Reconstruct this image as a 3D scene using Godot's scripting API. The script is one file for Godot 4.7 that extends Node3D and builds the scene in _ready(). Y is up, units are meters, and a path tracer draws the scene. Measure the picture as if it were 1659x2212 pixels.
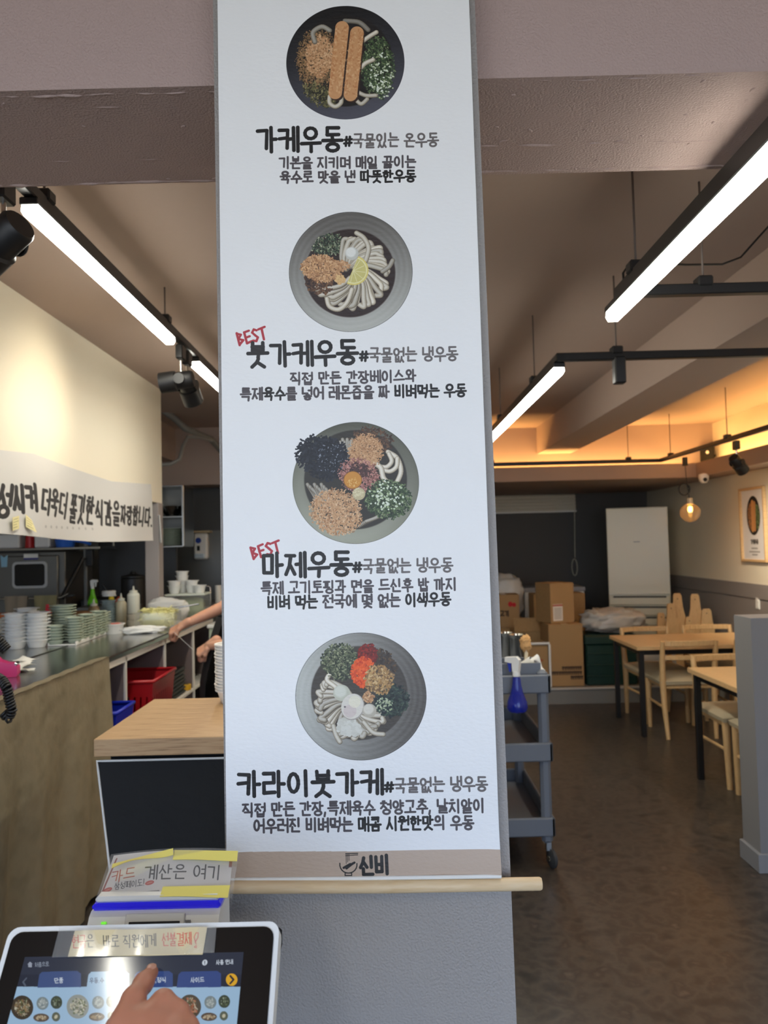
extends Node3D
# A noodle restaurant: a column with a hanging menu banner, kitchen counter behind it on one side, dining room on the other.
const F := 1660.0
const EYE := Vector3(0, 1.6, 0)
var view := Basis.from_euler(Vector3(deg_to_rad(2.36), deg_to_rad(0.16), deg_to_rad(-1.39)))
var taken := {}
var cache := {}
var rng := RandomNumberGenerator.new()
var M := {}

# ---------------------------------------------------------------- photograph pixels to places
func ray(px: float, py: float) -> Vector3:
	return view * Vector3((px - 829.5) / F, -(py - 1106.0) / F, -1.0)
func at(px: float, py: float, d: float) -> Vector3:
	var r := ray(px, py)
	return EYE + r * (d / -r.z)
func at_y(px: float, py: float, y: float) -> Vector3:
	var r := ray(px, py)
	return EYE + r * ((y - EYE.y) / r.y)
func at_x(px: float, py: float, x: float) -> Vector3:
	var r := ray(px, py)
	return EYE + r * (x / r.x)
func on_plane(px: float, py: float, o: Vector3, n: Vector3) -> Vector3:
	var r := ray(px, py)
	return EYE + r * ((o - EYE).dot(n) / r.dot(n))

# ---------------------------------------------------------------- scene tree helpers
func numbered(called: String) -> String:
	taken[called] = taken.get(called, -1) + 1
	return called if taken[called] == 0 else "%s_%03d" % [called, taken[called]]
func tag(o: Node3D, label: String, category: String, group := "", kind := "") -> Node3D:
	o.set_meta("label", label)
	o.set_meta("category", category)
	if group: o.set_meta("group", group)
	if kind: o.set_meta("kind", kind)
	return o
func thing(called: String, label: String, category: String, pos := Vector3.ZERO, turn := 0.0, group := "") -> Node3D:
	var o := Node3D.new()
	o.name = numbered(called)
	add_child(o)
	o.position = pos
	o.rotation.y = turn
	return tag(o, label, category, group)
func part(parent: Node3D, called: String, mesh: Mesh, m: Material, pos := Vector3.ZERO, rot := Vector3.ZERO) -> MeshInstance3D:
	var o := MeshInstance3D.new()
	o.name = called
	o.mesh = mesh
	if m: o.material_override = m
	parent.add_child(o, true)
	o.position = pos
	o.rotation = rot
	return o
func solo(called: String, label: String, category: String, mesh: Mesh, m: Material, pos := Vector3.ZERO, rot := Vector3.ZERO, group := "") -> MeshInstance3D:
	var o := part(self, numbered(called), mesh, m, pos, rot)
	tag(o, label, category, group)
	return o
func structure(called: String, label: String, mesh: Mesh, m: Material, pos := Vector3.ZERO) -> MeshInstance3D:
	var o := part(self, numbered(called), mesh, m, pos)
	tag(o, label, called.split("_")[0], "", "structure")
	return o
func dup(src: Node3D, pos: Vector3, turn: float, label := "") -> Node3D:
	var o: Node3D = src.duplicate()
	o.name = numbered(str(src.name).rstrip("0123456789").trim_suffix("_"))
	add_child(o)
	o.position = pos
	o.rotation.y = turn
	if label: o.set_meta("label", label)
	return o

# ---------------------------------------------------------------- meshes
func begin() -> SurfaceTool:
	var st := SurfaceTool.new()
	st.begin(Mesh.PRIMITIVE_TRIANGLES)
	return st
func done(st: SurfaceTool) -> ArrayMesh:
	st.generate_normals()
	return st.commit()
func face(st: SurfaceTool, pts: Array, out: Vector3, group := -1) -> void:
	st.set_smooth_group(group)
	var n: Vector3 = (pts[2] - pts[0]).cross(pts[1] - pts[0])
	var order := pts if n.dot(out) >= 0.0 else [pts[0]] + Array(pts.slice(1)).duplicate()
	if n.dot(out) < 0.0:
		var rest: Array = pts.slice(1)
		rest.reverse()
		order = [pts[0]] + rest
	for i in range(1, order.size() - 1):
		for p in [order[0], order[i], order[i + 1]]:
			st.add_vertex(p)
func box_in(st: SurfaceTool, c: Vector3, s: Vector3, b := 0.003, basis := Basis.IDENTITY) -> void:
	var h := s / 2.0
	b = minf(b, minf(h.x, minf(h.y, h.z)) * 0.9)
	var pt := func(axis: int, sg: Vector3) -> Vector3:
		var v := Vector3()
		for k in 3:
			v[k] = sg[k] * (h[k] if k == axis else h[k] - b)
		return c + basis * v
	for a in 3:
		var u := (a + 1) % 3
		var w := (a + 2) % 3
		for s1 in [-1.0, 1.0]:
			var q := []
			for e in [[-1, -1], [1, -1], [1, 1], [-1, 1]]:
				var sg := Vector3()
				sg[a] = s1
				sg[u] = e[0]
				sg[w] = e[1]
				q.append(pt.call(a, sg))
			var dir := Vector3()
			dir[a] = s1
			face(st, q, basis * dir)
			if b <= 0.0: continue
			for s2 in [-1.0, 1.0]:   # the edge between faces a and u
				var g0 := Vector3()
				g0[a] = s1
				g0[u] = s2
				var g1 := g0
				g0[w] = -1.0
				g1[w] = 1.0
				var dd := Vector3()
				dd[a] = s1
				dd[u] = s2
				face(st, [pt.call(a, g0), pt.call(a, g1), pt.call(u, g1), pt.call(u, g0)], basis * dd)
	if b > 0.0:
		for i in 8:
			var sg := Vector3(1 if i & 1 else -1, 1 if i & 2 else -1, 1 if i & 4 else -1)
			face(st, [pt.call(0, sg), pt.call(1, sg), pt.call(2, sg)], basis * sg)
func box(x: float, y: float, z: float, b := 0.003) -> ArrayMesh:
	var key := "b%f %f %f %f" % [x, y, z, b]
	if not cache.has(key):
		var st := begin()
		box_in(st, Vector3.ZERO, Vector3(x, y, z), b)
		cache[key] = done(st)
	return cache[key]
func slab(a: Vector3, c: Vector3) -> ArrayMesh:   # a plain box between two corners, in place
	var st := begin()
	box_in(st, (a + c) / 2.0, (c - a).abs(), 0.0)
	return done(st)
func hull(lo: Array, hi: Array) -> ArrayMesh:   # a solid between two quads
	var st := begin()
	var c := Vector3.ZERO
	for p in lo + hi: c += p / 8.0
	for q in [lo, hi] + range(4).map(func(i): return [lo[i], lo[(i + 1) % 4], hi[(i + 1) % 4], hi[i]]):
		face(st, q, (q[0] + q[1] + q[2] + q[3]) / 4.0 - c)
	return done(st)
func lathe_in(st: SurfaceTool, prof: Array, seg := 24, base := Vector3.ZERO, basis := Basis.IDENTITY, sx := 1.0, sz := 1.0, sharp := 0.6) -> void:
	var g := 100
	for i in prof.size() - 1:
		var a: Vector2 = prof[i]
		var b: Vector2 = prof[i + 1]
		if a.distance_to(b) < 1e-6: continue
		if i > 0 and absf((a - prof[i - 1]).angle_to(b - a)) > sharp: g += 1
		st.set_smooth_group(g)
		for k in seg:
			var t0 := TAU * k / seg
			var t1 := TAU * (k + 1) / seg
			var p := []
			for e in [[a, t0], [a, t1], [b, t1], [b, t0]]:
				p.append(base + basis * Vector3(e[0].x * cos(e[1]) * sx, e[0].y, e[0].x * sin(e[1]) * sz))
			var tris := [[0, 1, 2], [0, 2, 3]]
			for t in tris:
				if p[t[0]].distance_to(p[t[1]]) < 1e-7 or p[t[1]].distance_to(p[t[2]]) < 1e-7 or p[t[0]].distance_to(p[t[2]]) < 1e-7: continue
				for j in t:
					st.set_uv(Vector2(float(k + (1 if j == 1 or j == 2 else 0)) / seg, float(i + (1 if j > 1 else 0)) / (prof.size() - 1)))
					st.add_vertex(p[j])
func lathe(prof: Array, seg := 24, sx := 1.0, sz := 1.0) -> ArrayMesh:
	var st := begin()
	lathe_in(st, prof, seg, Vector3.ZERO, Basis.IDENTITY, sx, sz)
	return done(st)
func cyl(r0: float, r1: float, h: float, seg := 20, b := 0.002) -> ArrayMesh:   # base at y 0
	b = minf(b, minf(r0, r1) * 0.5)
	return lathe([Vector2(0, 0), Vector2(r0 - b, 0), Vector2(r0, b), Vector2(r1, h - b), Vector2(r1 - b, h), Vector2(0, h)], seg)
func tube_in(st: SurfaceTool, pts: Array, r, seg := 8) -> void:
	var n := pts.size()
	var radius := func(i): return r[i] if r is Array else r
	var up := Vector3.UP
	var rings := []
	for i in n:
		var t: Vector3 = (pts[mini(i + 1, n - 1)] - pts[maxi(i - 1, 0)]).normalized()
		if i == 0 and absf(t.dot(up)) > 0.9: up = Vector3.RIGHT
		var side := t.cross(up).normalized()
		up = side.cross(t).normalized()
		var ring := []
		for k in seg:
			var a := TAU * k / seg
			ring.append(pts[i] + (side * cos(a) + up * sin(a)) * radius.call(i))
		rings.append(ring)
	for i in n - 1:
		for k in seg:
			var k2 := (k + 1) % seg
			var q := [rings[i][k], rings[i][k2], rings[i + 1][k2], rings[i + 1][k]]
			face(st, q, (q[0] + q[2]) / 2.0 - (pts[i] + pts[i + 1]) / 2.0, 1)
	for e in [[0, 1], [n - 1, n - 2]]:
		face(st, rings[e[0]], pts[e[0]] - pts[e[1]])
func tube(pts: Array, r, seg := 8) -> ArrayMesh:
	var st := begin()
	tube_in(st, pts, r, seg)
	return done(st)
func prism(poly: Array, depth: float) -> ArrayMesh:   # an outline in x and y, extruded along z, middle at z 0
	var st := begin()
	var flat := PackedVector2Array(poly)
	var ids := Geometry2D.triangulate_polygon(flat)
	for s in [-0.5, 0.5]:
		for i in range(0, ids.size(), 3):
			face(st, range(3).map(func(k): return Vector3(flat[ids[i + k]].x, flat[ids[i + k]].y, s * depth)), Vector3(0, 0, s))
	var turn := 1.0 if Geometry2D.is_polygon_clockwise(flat) else -1.0
	for i in flat.size():
		var a := flat[i]
		var b := flat[(i + 1) % flat.size()]
		var d := (b - a).normalized()
		var h := depth / 2.0
		face(st, [Vector3(a.x, a.y, -h), Vector3(b.x, b.y, -h), Vector3(b.x, b.y, h), Vector3(a.x, a.y, h)], Vector3(-d.y, d.x, 0) * turn)
	return done(st)
func sheet(nu: int, nv: int, f: Callable, thick: float, fr = null) -> ArrayMesh:   # a cloth or paper with thickness; fr gives texture coordinates
	var P := []
	for j in nv + 1:
		for i in nu + 1:
			P.append(f.call(float(i) / nu, float(j) / nv))
	var N := []
	for j in nv + 1:
		for i in nu + 1:
			var du: Vector3 = P[j * (nu + 1) + mini(i + 1, nu)] - P[j * (nu + 1) + maxi(i - 1, 0)]
			var dv: Vector3 = P[mini(j + 1, nv) * (nu + 1) + i] - P[maxi(j - 1, 0) * (nu + 1) + i]
			N.append(dv.cross(du).normalized())
	var st := begin()
	var put := func(k: int, back: bool) -> void:
		st.set_uv(fr.uv(P[k]) if fr else Vector2(float(k % (nu + 1)) / nu, float(k / (nu + 1)) / nv))
		st.set_normal(-N[k] if back else N[k])
		st.add_vertex(P[k] - N[k] * thick if back else P[k])
	for j in nv:
		for i in nu:
			var a := j * (nu + 1) + i
			var q := [a, a + 1, a + nu + 2, a + nu + 1]
			for k in [0, 1, 2, 0, 2, 3]: put.call(q[k], false)
			for k in [0, 2, 1, 0, 3, 2]: put.call(q[k], true)
	var rim := []
	for i in nu: rim.append([i, i + 1])
	for i in nu: rim.append([nv * (nu + 1) + i + 1, nv * (nu + 1) + i])
	for j in nv: rim.append([(j + 1) * (nu + 1), j * (nu + 1)])
	for j in nv: rim.append([j * (nu + 1) + nu, (j + 1) * (nu + 1) + nu])
	for e in rim:
		for k in [[e[0], false], [e[0], true], [e[1], true], [e[0], false], [e[1], true], [e[1], false]]: put.call(k[0], k[1])
	return st.commit()
func blob(size: Vector3, amp: float, freq: float, seed_no: int, flat_base := true) -> ArrayMesh:   # a crumpled bag or heap, base at y 0
	var no := FastNoiseLite.new()
	no.seed = seed_no
	no.frequency = freq
	no.fractal_octaves = 3
	var st := begin()
	var nu := 40
	var nv := 24
	var P := []
	for j in nv + 1:
		for i in nu:
			var t := PI * j / nv
			var a := TAU * i / nu
			var d := Vector3(sin(t) * cos(a), cos(t), sin(t) * sin(a))
			var w := d.sign() * Vector3(pow(absf(d.x), 0.75), pow(absf(d.y), 0.75), pow(absf(d.z), 0.75))
			var p := w * size / 2.0 * (1.0 + amp * no.get_noise_3dv(d * 10.0)) + Vector3(0, size.y / 2.0, 0)
			if flat_base: p.y = maxf(p.y, 0.0)
			P.append(p)
	for j in nv:
		for i in nu:
			var i2 := (i + 1) % nu
			var q := [P[j * nu + i], P[j * nu + i2], P[(j + 1) * nu + i2], P[(j + 1) * nu + i]]
			st.set_smooth_group(1)
			for k in [0, 2, 1, 0, 3, 2]: st.add_vertex(q[k])
	return done(st)

# a body as one skin: tapered capsules joined smoothly, meshed as surface nets
func flesh_in(st: SurfaceTool, bones: Array, cell: float, soft: float) -> void:
	var lo := Vector3.INF
	var hi := -Vector3.INF
	for b in bones:
		for e in [[b[0], b[2]], [b[1], b[3]]]:
			lo = lo.min(e[0] - Vector3.ONE * (e[1] + soft + cell * 3))
			hi = hi.max(e[0] + Vector3.ONE * (e[1] + soft + cell * 3))
	var n := Vector3i(((hi - lo) / cell).ceil()) + Vector3i.ONE
	var field := PackedFloat32Array()
	field.resize(n.x * n.y * n.z)
	field.fill(1.0)
	for b in bones:
		var a: Vector3 = b[0]
		var ab: Vector3 = b[1] - a
		var ra: float = b[2]
		var dr: float = b[3] - ra
		var l2 := maxf(ab.length_squared(), 1e-9)
		var reach := maxf(b[2], b[3]) + soft + cell * 2.0
		var i0 := Vector3i(((a.min(b[1]) - Vector3.ONE * reach - lo) / cell).floor()).clamp(Vector3i.ZERO, n - Vector3i.ONE)
		var i1 := Vector3i(((a.max(b[1]) + Vector3.ONE * reach - lo) / cell).ceil()).clamp(Vector3i.ZERO, n - Vector3i.ONE)
		for z in range(i0.z, i1.z + 1):
			for y in range(i0.y, i1.y + 1):
				var row := (z * n.y + y) * n.x
				for x in range(i0.x, i1.x + 1):
					var p := lo + Vector3(x, y, z) * cell - a
					var t := clampf(p.dot(ab) / l2, 0.0, 1.0)
					var d := (p - ab * t).length() - ra - dr * t
					var old := field[row + x]
					var h := maxf(soft - absf(d - old), 0.0) / soft
					field[row + x] = minf(d, old) - h * h * soft * 0.25
	var where := {}
	var verts := []
	var stepx := [1, n.x, n.x * n.y]
	for z in n.z - 1:
		for y in n.y - 1:
			var row := (z * n.y + y) * n.x
			for x in n.x - 1:
				var k := row + x
				var f0 := field[k]
				if f0 > cell * 2.0 or f0 < -cell * 2.0: continue
				var sum := Vector3.ZERO
				var cnt := 0
				for e in 12:
					var ax := e >> 2
					var o1 := (e & 1)
					var o2 := (e >> 1) & 1
					var b1 := (ax + 1) % 3
					var b2 := (ax + 2) % 3
					var ka: int = k + o1 * stepx[b1] + o2 * stepx[b2]
					var va := field[ka]
					var vb := field[ka + stepx[ax]]
					if (va < 0.0) != (vb < 0.0):
						var v := Vector3()
						v[ax] = va / (va - vb)
						v[b1] = o1
						v[b2] = o2
						sum += v
						cnt += 1
				if cnt:
					where[k] = verts.size()
					verts.append(lo + (Vector3(x, y, z) + sum / cnt) * cell)
	st.set_smooth_group(1)
	for k in where:
		for ax in 3:
			var va := field[k]
			var vb := field[k + stepx[ax]]
			if (va < 0.0) == (vb < 0.0): continue
			var b1: int = stepx[(ax + 1) % 3]
			var b2: int = stepx[(ax + 2) % 3]
			if not (where.has(k - b1) and where.has(k - b2) and where.has(k - b1 - b2)): continue
			var q := [verts[where[k - b1 - b2]], verts[where[k - b2]], verts[where[k]], verts[where[k - b1]]]
			for j in ([0, 2, 1, 0, 3, 2] if va < 0.0 else [0, 1, 2, 0, 2, 3]): st.add_vertex(q[j])
func flesh(bones: Array, cell: float, soft: float) -> ArrayMesh:
	var st := begin()
	flesh_in(st, bones, cell, soft)
	return done(st)
func chain(pts: Array, radii: Array) -> Array:
	var out := []
	for i in pts.size() - 1: out.append([pts[i], pts[i + 1], radii[i], radii[i + 1]])
	return out

# ---------------------------------------------------------------- materials
func mat(c: Color, rough := 0.7, metal := 0.0, more := {}) -> StandardMaterial3D:
	var m := StandardMaterial3D.new()
	m.albedo_color = c
	m.roughness = rough
	m.metallic = metal
	for k in more: m.set(k, more[k])
	return m
func noise_tex(freq: float, seed_no: int, ramp: Array = [], octaves := 4, size := 512, kind := FastNoiseLite.TYPE_SIMPLEX_SMOOTH) -> NoiseTexture2D:
	var no := FastNoiseLite.new()
	no.noise_type = kind
	no.frequency = freq
	no.seed = seed_no
	no.fractal_octaves = octaves
	var t := NoiseTexture2D.new()
	t.width = size
	t.height = size
	t.seamless = true
	t.noise = no
	if ramp:
		var g := Gradient.new()
		g.offsets = PackedFloat32Array(range(ramp.size()).map(func(i): return float(i) / (ramp.size() - 1)))
		g.colors = PackedColorArray(ramp)
		t.color_ramp = g
	return t
func tri(m: StandardMaterial3D, s: Vector3, world := false) -> StandardMaterial3D:
	m.uv1_triplanar = true
	m.uv1_world_triplanar = world
	m.uv1_scale = s
	return m
func relief(m: StandardMaterial3D, t: Texture2D, cm: float) -> StandardMaterial3D:
	m.heightmap_enabled = true
	m.heightmap_texture = t
	m.heightmap_scale = cm
	return m
func print_mat(im: Image, rough := 0.6) -> StandardMaterial3D:
	var m := StandardMaterial3D.new()
	m.albedo_texture = ImageTexture.create_from_image(im)
	m.roughness = rough
	m.texture_repeat = false
	return m
func rgb(r: int, g: int, b: int) -> Color:
	return Color(r / 255.0, g / 255.0, b / 255.0)

# ---------------------------------------------------------------- print: a flat picture on a plane in the place
class Frame:
	var o: Vector3
	var u: Vector3
	var v: Vector3
	var su: float
	var sv: float
	func _init(o_: Vector3, u_: Vector3, v_: Vector3, su_: float, sv_: float) -> void:
		o = o_
		u = u_.normalized()
		v = v_.normalized()
		su = su_
		sv = sv_
	func uv(p: Vector3) -> Vector2:
		return Vector2((p - o).dot(u) / su, (p - o).dot(v) / sv)
class Canvas:
	var w: int
	var h: int
	var buf: PackedByteArray
	var fr: Frame
	var host
	var s := 1.0    # canvas pixels for one layout pixel
	func _init(w_: int, h_: int, c: Color) -> void:
		w = w_
		h = h_
		var im := Image.create(w, h, false, Image.FORMAT_RGB8)
		im.fill(c)
		buf = im.get_data()
	func spot(p: Vector2) -> Vector2:   # layout pixel to canvas pixel
		if fr == null: return p * s
		var q := fr.uv(host.on_plane(p.x, p.y, fr.o, fr.u.cross(fr.v)))
		return Vector2(q.x * w, q.y * h)
	func cap(pa: Vector2, pb: Vector2, r0: float, r1: float, c: Color, alpha := 1.0, soft := 1.2) -> void:
		var a := spot(pa)
		var b := spot(pb)
		var ra := r0 * s
		var rb := r1 * s
		var reach := maxf(ra, rb) + soft
		var x0 := maxi(0, int(minf(a.x, b.x) - reach))
		var x1 := mini(w - 1, int(maxf(a.x, b.x) + reach) + 1)
		var y0 := maxi(0, int(minf(a.y, b.y) - reach))
		var y1 := mini(h - 1, int(maxf(a.y, b.y) + reach) + 1)
		var dx := b.x - a.x
		var dy := b.y - a.y
		var l2 := maxf(dx * dx + dy * dy, 1e-6)
		var cr := c.r * 255.0
		var cg := c.g * 255.0
		var cb := c.b * 255.0
		for y in range(y0, y1 + 1):
			var k := (y * w + x0) * 3
			var qy := y + 0.5 - a.y
			for x in range(x0, x1 + 1):
				var qx := x + 0.5 - a.x
				var t := clampf((qx * dx + qy * dy) / l2, 0.0, 1.0)
				var ex := qx - dx * t
				var ey := qy - dy * t
				var d := sqrt(ex * ex + ey * ey) - ra - (rb - ra) * t
				if d < soft * 0.5:
					var f := alpha * minf(1.0, 0.5 - d / soft)
					buf[k] = int(buf[k] + (cr - buf[k]) * f)
					buf[k + 1] = int(buf[k + 1] + (cg - buf[k + 1]) * f)
					buf[k + 2] = int(buf[k + 2] + (cb - buf[k + 2]) * f)
				k += 3
	func dot(p: Vector2, r: float, c: Color, alpha := 1.0, soft := 1.2) -> void:
		cap(p, p, r, r, c, alpha, soft)
	func line(pts: Array, r: float, c: Color, alpha := 1.0) -> void:
		for i in pts.size() - 1: cap(pts[i], pts[i + 1], r, r, c, alpha)
	func poly(pts: Array, c: Color, alpha := 1.0) -> void:
		var q := PackedVector2Array(pts.map(func(p): return spot(p)))
		var lo := q[0]
		var hi := q[0]
		for p in q:
			lo = lo.min(p)
			hi = hi.max(p)
		for y in range(maxi(0, int(lo.y)), mini(h, int(hi.y) + 1)):
			var xs := []
			for i in q.size():
				var a := q[i]
				var b := q[(i + 1) % q.size()]
				if (a.y <= y + 0.5) != (b.y <= y + 0.5): xs.append(a.x + (y + 0.5 - a.y) / (b.y - a.y) * (b.x - a.x))
			xs.sort()
			for i in range(0, xs.size() - 1, 2):
				for x in range(maxi(0, roundi(xs[i])), mini(w, roundi(xs[i + 1]))):
					var k := (y * w + x) * 3
					buf[k] = int(lerpf(buf[k], c.r * 255.0, alpha))
					buf[k + 1] = int(lerpf(buf[k + 1], c.g * 255.0, alpha))
					buf[k + 2] = int(lerpf(buf[k + 2], c.b * 255.0, alpha))
	func rect(x0: float, y0: float, x1: float, y1: float, c: Color, alpha := 1.0) -> void:
		poly([Vector2(x0, y0), Vector2(x1, y0), Vector2(x1, y1), Vector2(x0, y1)], c, alpha)
	func oval(c: Vector2, rx: float, ry: float, col: Color, alpha := 1.0, turn := 0.0) -> void:
		poly(range(40).map(func(i): return c + Vector2(cos(TAU * i / 40.0) * rx, sin(TAU * i / 40.0) * ry).rotated(turn)), col, alpha)
	func image() -> Image:
		return Image.create_from_data(w, h, false, Image.FORMAT_RGB8, buf)

# Hangul letters as strokes in a unit square, y down. "o x0 y0 x1 y1" is an oval.
const LEADS := "ㄱㄲㄴㄷㄸㄹㅁㅂㅃㅅㅆㅇㅈㅉㅊㅋㅌㅍㅎ"
const VOWELS := "ㅏㅐㅑㅒㅓㅔㅕㅖㅗㅘㅙㅚㅛㅜㅝㅞㅟㅠㅡㅢㅣ"
const TAILS := " ㄱㄲㄳㄴㄵㄶㄷㄹㄺㄻㄼㄽㄾㄿㅀㅁㅂㅄㅅㅆㅇㅈㅊㅋㅌㅍㅎ"
const DOUBLES := {"ㄲ": "ㄱㄱ", "ㄸ": "ㄷㄷ", "ㅃ": "ㅂㅂ", "ㅆ": "ㅅㅅ", "ㅉ": "ㅈㅈ", "ㄶ": "ㄴㅎ", "ㅀ": "ㄹㅎ", "ㅄ": "ㅂㅅ", "ㄺ": "ㄹㄱ", "ㄵ": "ㄴㅈ"}
const MIXED := {"ㅘ": "ㅗㅏ", "ㅙ": "ㅗㅐ", "ㅚ": "ㅗㅣ", "ㅝ": "ㅜㅓ", "ㅞ": "ㅜㅔ", "ㅟ": "ㅜㅣ", "ㅢ": "ㅡㅣ"}
const STROKES := {
	"ㄱ": [[0.02, 0.1, 0.92, 0.1, 0.84, 1.0]], "ㄴ": [[0.1, 0.0, 0.1, 0.9, 1.0, 0.9]], "ㄷ": [[0.98, 0.08, 0.1, 0.08, 0.1, 0.92, 1.0, 0.92]],
	"ㄹ": [[0.05, 0.04, 0.93, 0.04, 0.93, 0.48, 0.06, 0.48, 0.06, 0.96, 1.0, 0.96]], "ㅁ": [[0.1, 0.08, 0.9, 0.08, 0.88, 0.94, 0.12, 0.94, 0.1, 0.08]],
	"ㅂ": [[0.1, 0.0, 0.12, 0.95, 0.88, 0.95, 0.9, 0.0], [0.1, 0.5, 0.9, 0.5]], "ㅅ": [[0.52, 0.02, 0.4, 0.5, 0.04, 1.0], [0.44, 0.4, 0.96, 1.0]], "ㅇ": [["o", 0.08, 0.06, 0.92, 0.94]],
	"ㅈ": [[0.05, 0.08, 0.95, 0.08], [0.55, 0.08, 0.4, 0.6, 0.04, 1.0], [0.45, 0.5, 0.96, 1.0]], "ㅊ": [[0.35, 0.0, 0.65, 0.0], [0.05, 0.27, 0.95, 0.27], [0.52, 0.27, 0.4, 0.65, 0.04, 1.0], [0.45, 0.58, 0.96, 1.0]],
	"ㅋ": [[0.02, 0.08, 0.92, 0.08, 0.84, 1.0], [0.0, 0.52, 0.86, 0.48]], "ㅌ": [[0.98, 0.06, 0.1, 0.06, 0.1, 0.94, 1.0, 0.94], [0.1, 0.5, 0.92, 0.5]],
	"ㅍ": [[0.0, 0.08, 1.0, 0.08], [0.3, 0.08, 0.32, 0.92], [0.7, 0.08, 0.68, 0.92], [0.0, 0.92, 1.0, 0.92]], "ㅎ": [[0.32, 0.0, 0.68, 0.0], [0.05, 0.26, 0.95, 0.26], ["o", 0.16, 0.44, 0.84, 1.0]],
	"ㅏ": [[0.2, 0.0, 0.2, 1.0], [0.2, 0.5, 0.95, 0.5]], "ㅑ": [[0.2, 0.0, 0.2, 1.0], [0.2, 0.34, 0.95, 0.34], [0.2, 0.66, 0.95, 0.66]], "ㅓ": [[0.85, 0.0, 0.85, 1.0], [0.0, 0.48, 0.85, 0.48]],
	"ㅕ": [[0.85, 0.0, 0.85, 1.0], [0.0, 0.32, 0.85, 0.32], [0.0, 0.64, 0.85, 0.64]], "ㅣ": [[0.55, 0.0, 0.55, 1.0]], "ㅐ": [[0.15, 0.0, 0.15, 1.0], [0.92, 0.0, 0.92, 1.0], [0.15, 0.5, 0.92, 0.5]],
	"ㅔ": [[0.42, 0.02, 0.42, 0.98], [0.95, 0.0, 0.95, 1.0], [-0.1, 0.48, 0.42, 0.48]], "ㅖ": [[0.42, 0.02, 0.42, 0.98], [0.95, 0.0, 0.95, 1.0], [-0.1, 0.34, 0.42, 0.34], [-0.1, 0.62, 0.42, 0.62]],
	"ㅗ": [[0.5, 0.0, 0.5, 0.7], [0.0, 0.72, 1.0, 0.7]], "ㅛ": [[0.32, 0.0, 0.32, 0.7], [0.68, 0.0, 0.68, 0.7], [0.0, 0.72, 1.0, 0.7]], "ㅜ": [[0.0, 0.24, 1.0, 0.2], [0.52, 0.24, 0.52, 1.0]],
	"ㅠ": [[0.0, 0.24, 1.0, 0.2], [0.34, 0.24, 0.32, 1.0], [0.68, 0.24, 0.68, 1.0]], "ㅡ": [[0.0, 0.5, 1.0, 0.46]],
	"#": [[0.3, 0.3, 0.2, 0.95], [0.7, 0.3, 0.6, 0.95], [0.05, 0.5, 0.9, 0.48], [0.0, 0.76, 0.85, 0.74]], "!": [[0.5, 0.0, 0.45, 0.68], [0.42, 0.95, 0.44, 0.97]], ",": [[0.4, 0.82, 0.2, 1.08]], ".": [[0.3, 0.93, 0.33, 0.95]],
	"B": [[0.1, 0.0, 0.15, 1.0], [0.1, 0.02, 0.7, 0.2, 0.2, 0.48, 0.85, 0.7, 0.15, 0.98]], "E": [[0.9, 0.0, 0.1, 0.05, 0.15, 1.0, 0.95, 0.92], [0.12, 0.5, 0.8, 0.45]], "S": [[0.9, 0.1, 0.5, 0.0, 0.15, 0.22, 0.5, 0.48, 0.85, 0.72, 0.5, 1.0, 0.05, 0.88]], "T": [[0.0, 0.08, 1.0, 0.0], [0.5, 0.05, 0.5, 1.0]],
}
const NARROW := {" ": 0.38, "#": 0.55, "!": 0.4, ",": 0.3, ".": 0.3, "B": 0.62, "E": 0.6, "S": 0.62, "T": 0.66}
func letter_boxes(ch: String) -> Array:   # [letter, box] pairs of one syllable
	var code := ch.unicode_at(0) - 0xAC00
	if code < 0 or code > 11171: return [[ch, Rect2(0, 0, 1, 1)]]
	var l := LEADS[code / 588]
	var v := VOWELS[(code % 588) / 28]
	var t := TAILS[code % 28]
	var out := []
	var tail := t != " "
	var wide := v in "ㅐㅔㅖ"
	if v in "ㅗㅛㅜㅠㅡ":
		out.append([l, Rect2(0.16, 0, 0.68, 0.34) if tail else Rect2(0.14, 0, 0.72, 0.5)])
		out.append([v, Rect2(0, 0.38, 1, 0.24) if tail else Rect2(0, 0.56, 1, 0.44)])
		if tail: out.append([t, Rect2(0.14, 0.66, 0.72, 0.34)])
	elif MIXED.has(v):
		var hh := 0.6 if tail else 0.95
		out.append([l, Rect2(0.06, 0, 0.5, 0.46 * hh)])
		out.append([MIXED[v][0], Rect2(0, 0.52 * hh, 0.62, 0.36 * hh)])
		out.append([MIXED[v][1], Rect2(0.66, 0, 0.32, hh)])
		if tail: out.append([t, Rect2(0.16, 0.66, 0.74, 0.34)])
	else:
		var hh := 0.58 if tail else 0.98
		out.append([l, Rect2(0, 0.04, 0.48 if wide else 0.54, hh * (0.9 if tail else 0.84))])
		out.append([v, Rect2(0.58 if wide else 0.66, 0, 0.42 if wide else 0.34, hh)])
		if tail: out.append([t, Rect2(0.16, 0.64, 0.76, 0.36)])
	var flat := []
	for e in out:
		if DOUBLES.has(e[0]):
			var b: Rect2 = e[1]
			flat.append([DOUBLES[e[0]][0], Rect2(b.position, Vector2(b.size.x * 0.44, b.size.y))])
			flat.append([DOUBLES[e[0]][1], Rect2(b.position + Vector2(b.size.x * 0.56, 0), Vector2(b.size.x * 0.44, b.size.y))])
		else: flat.append(e)
	return flat
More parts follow.
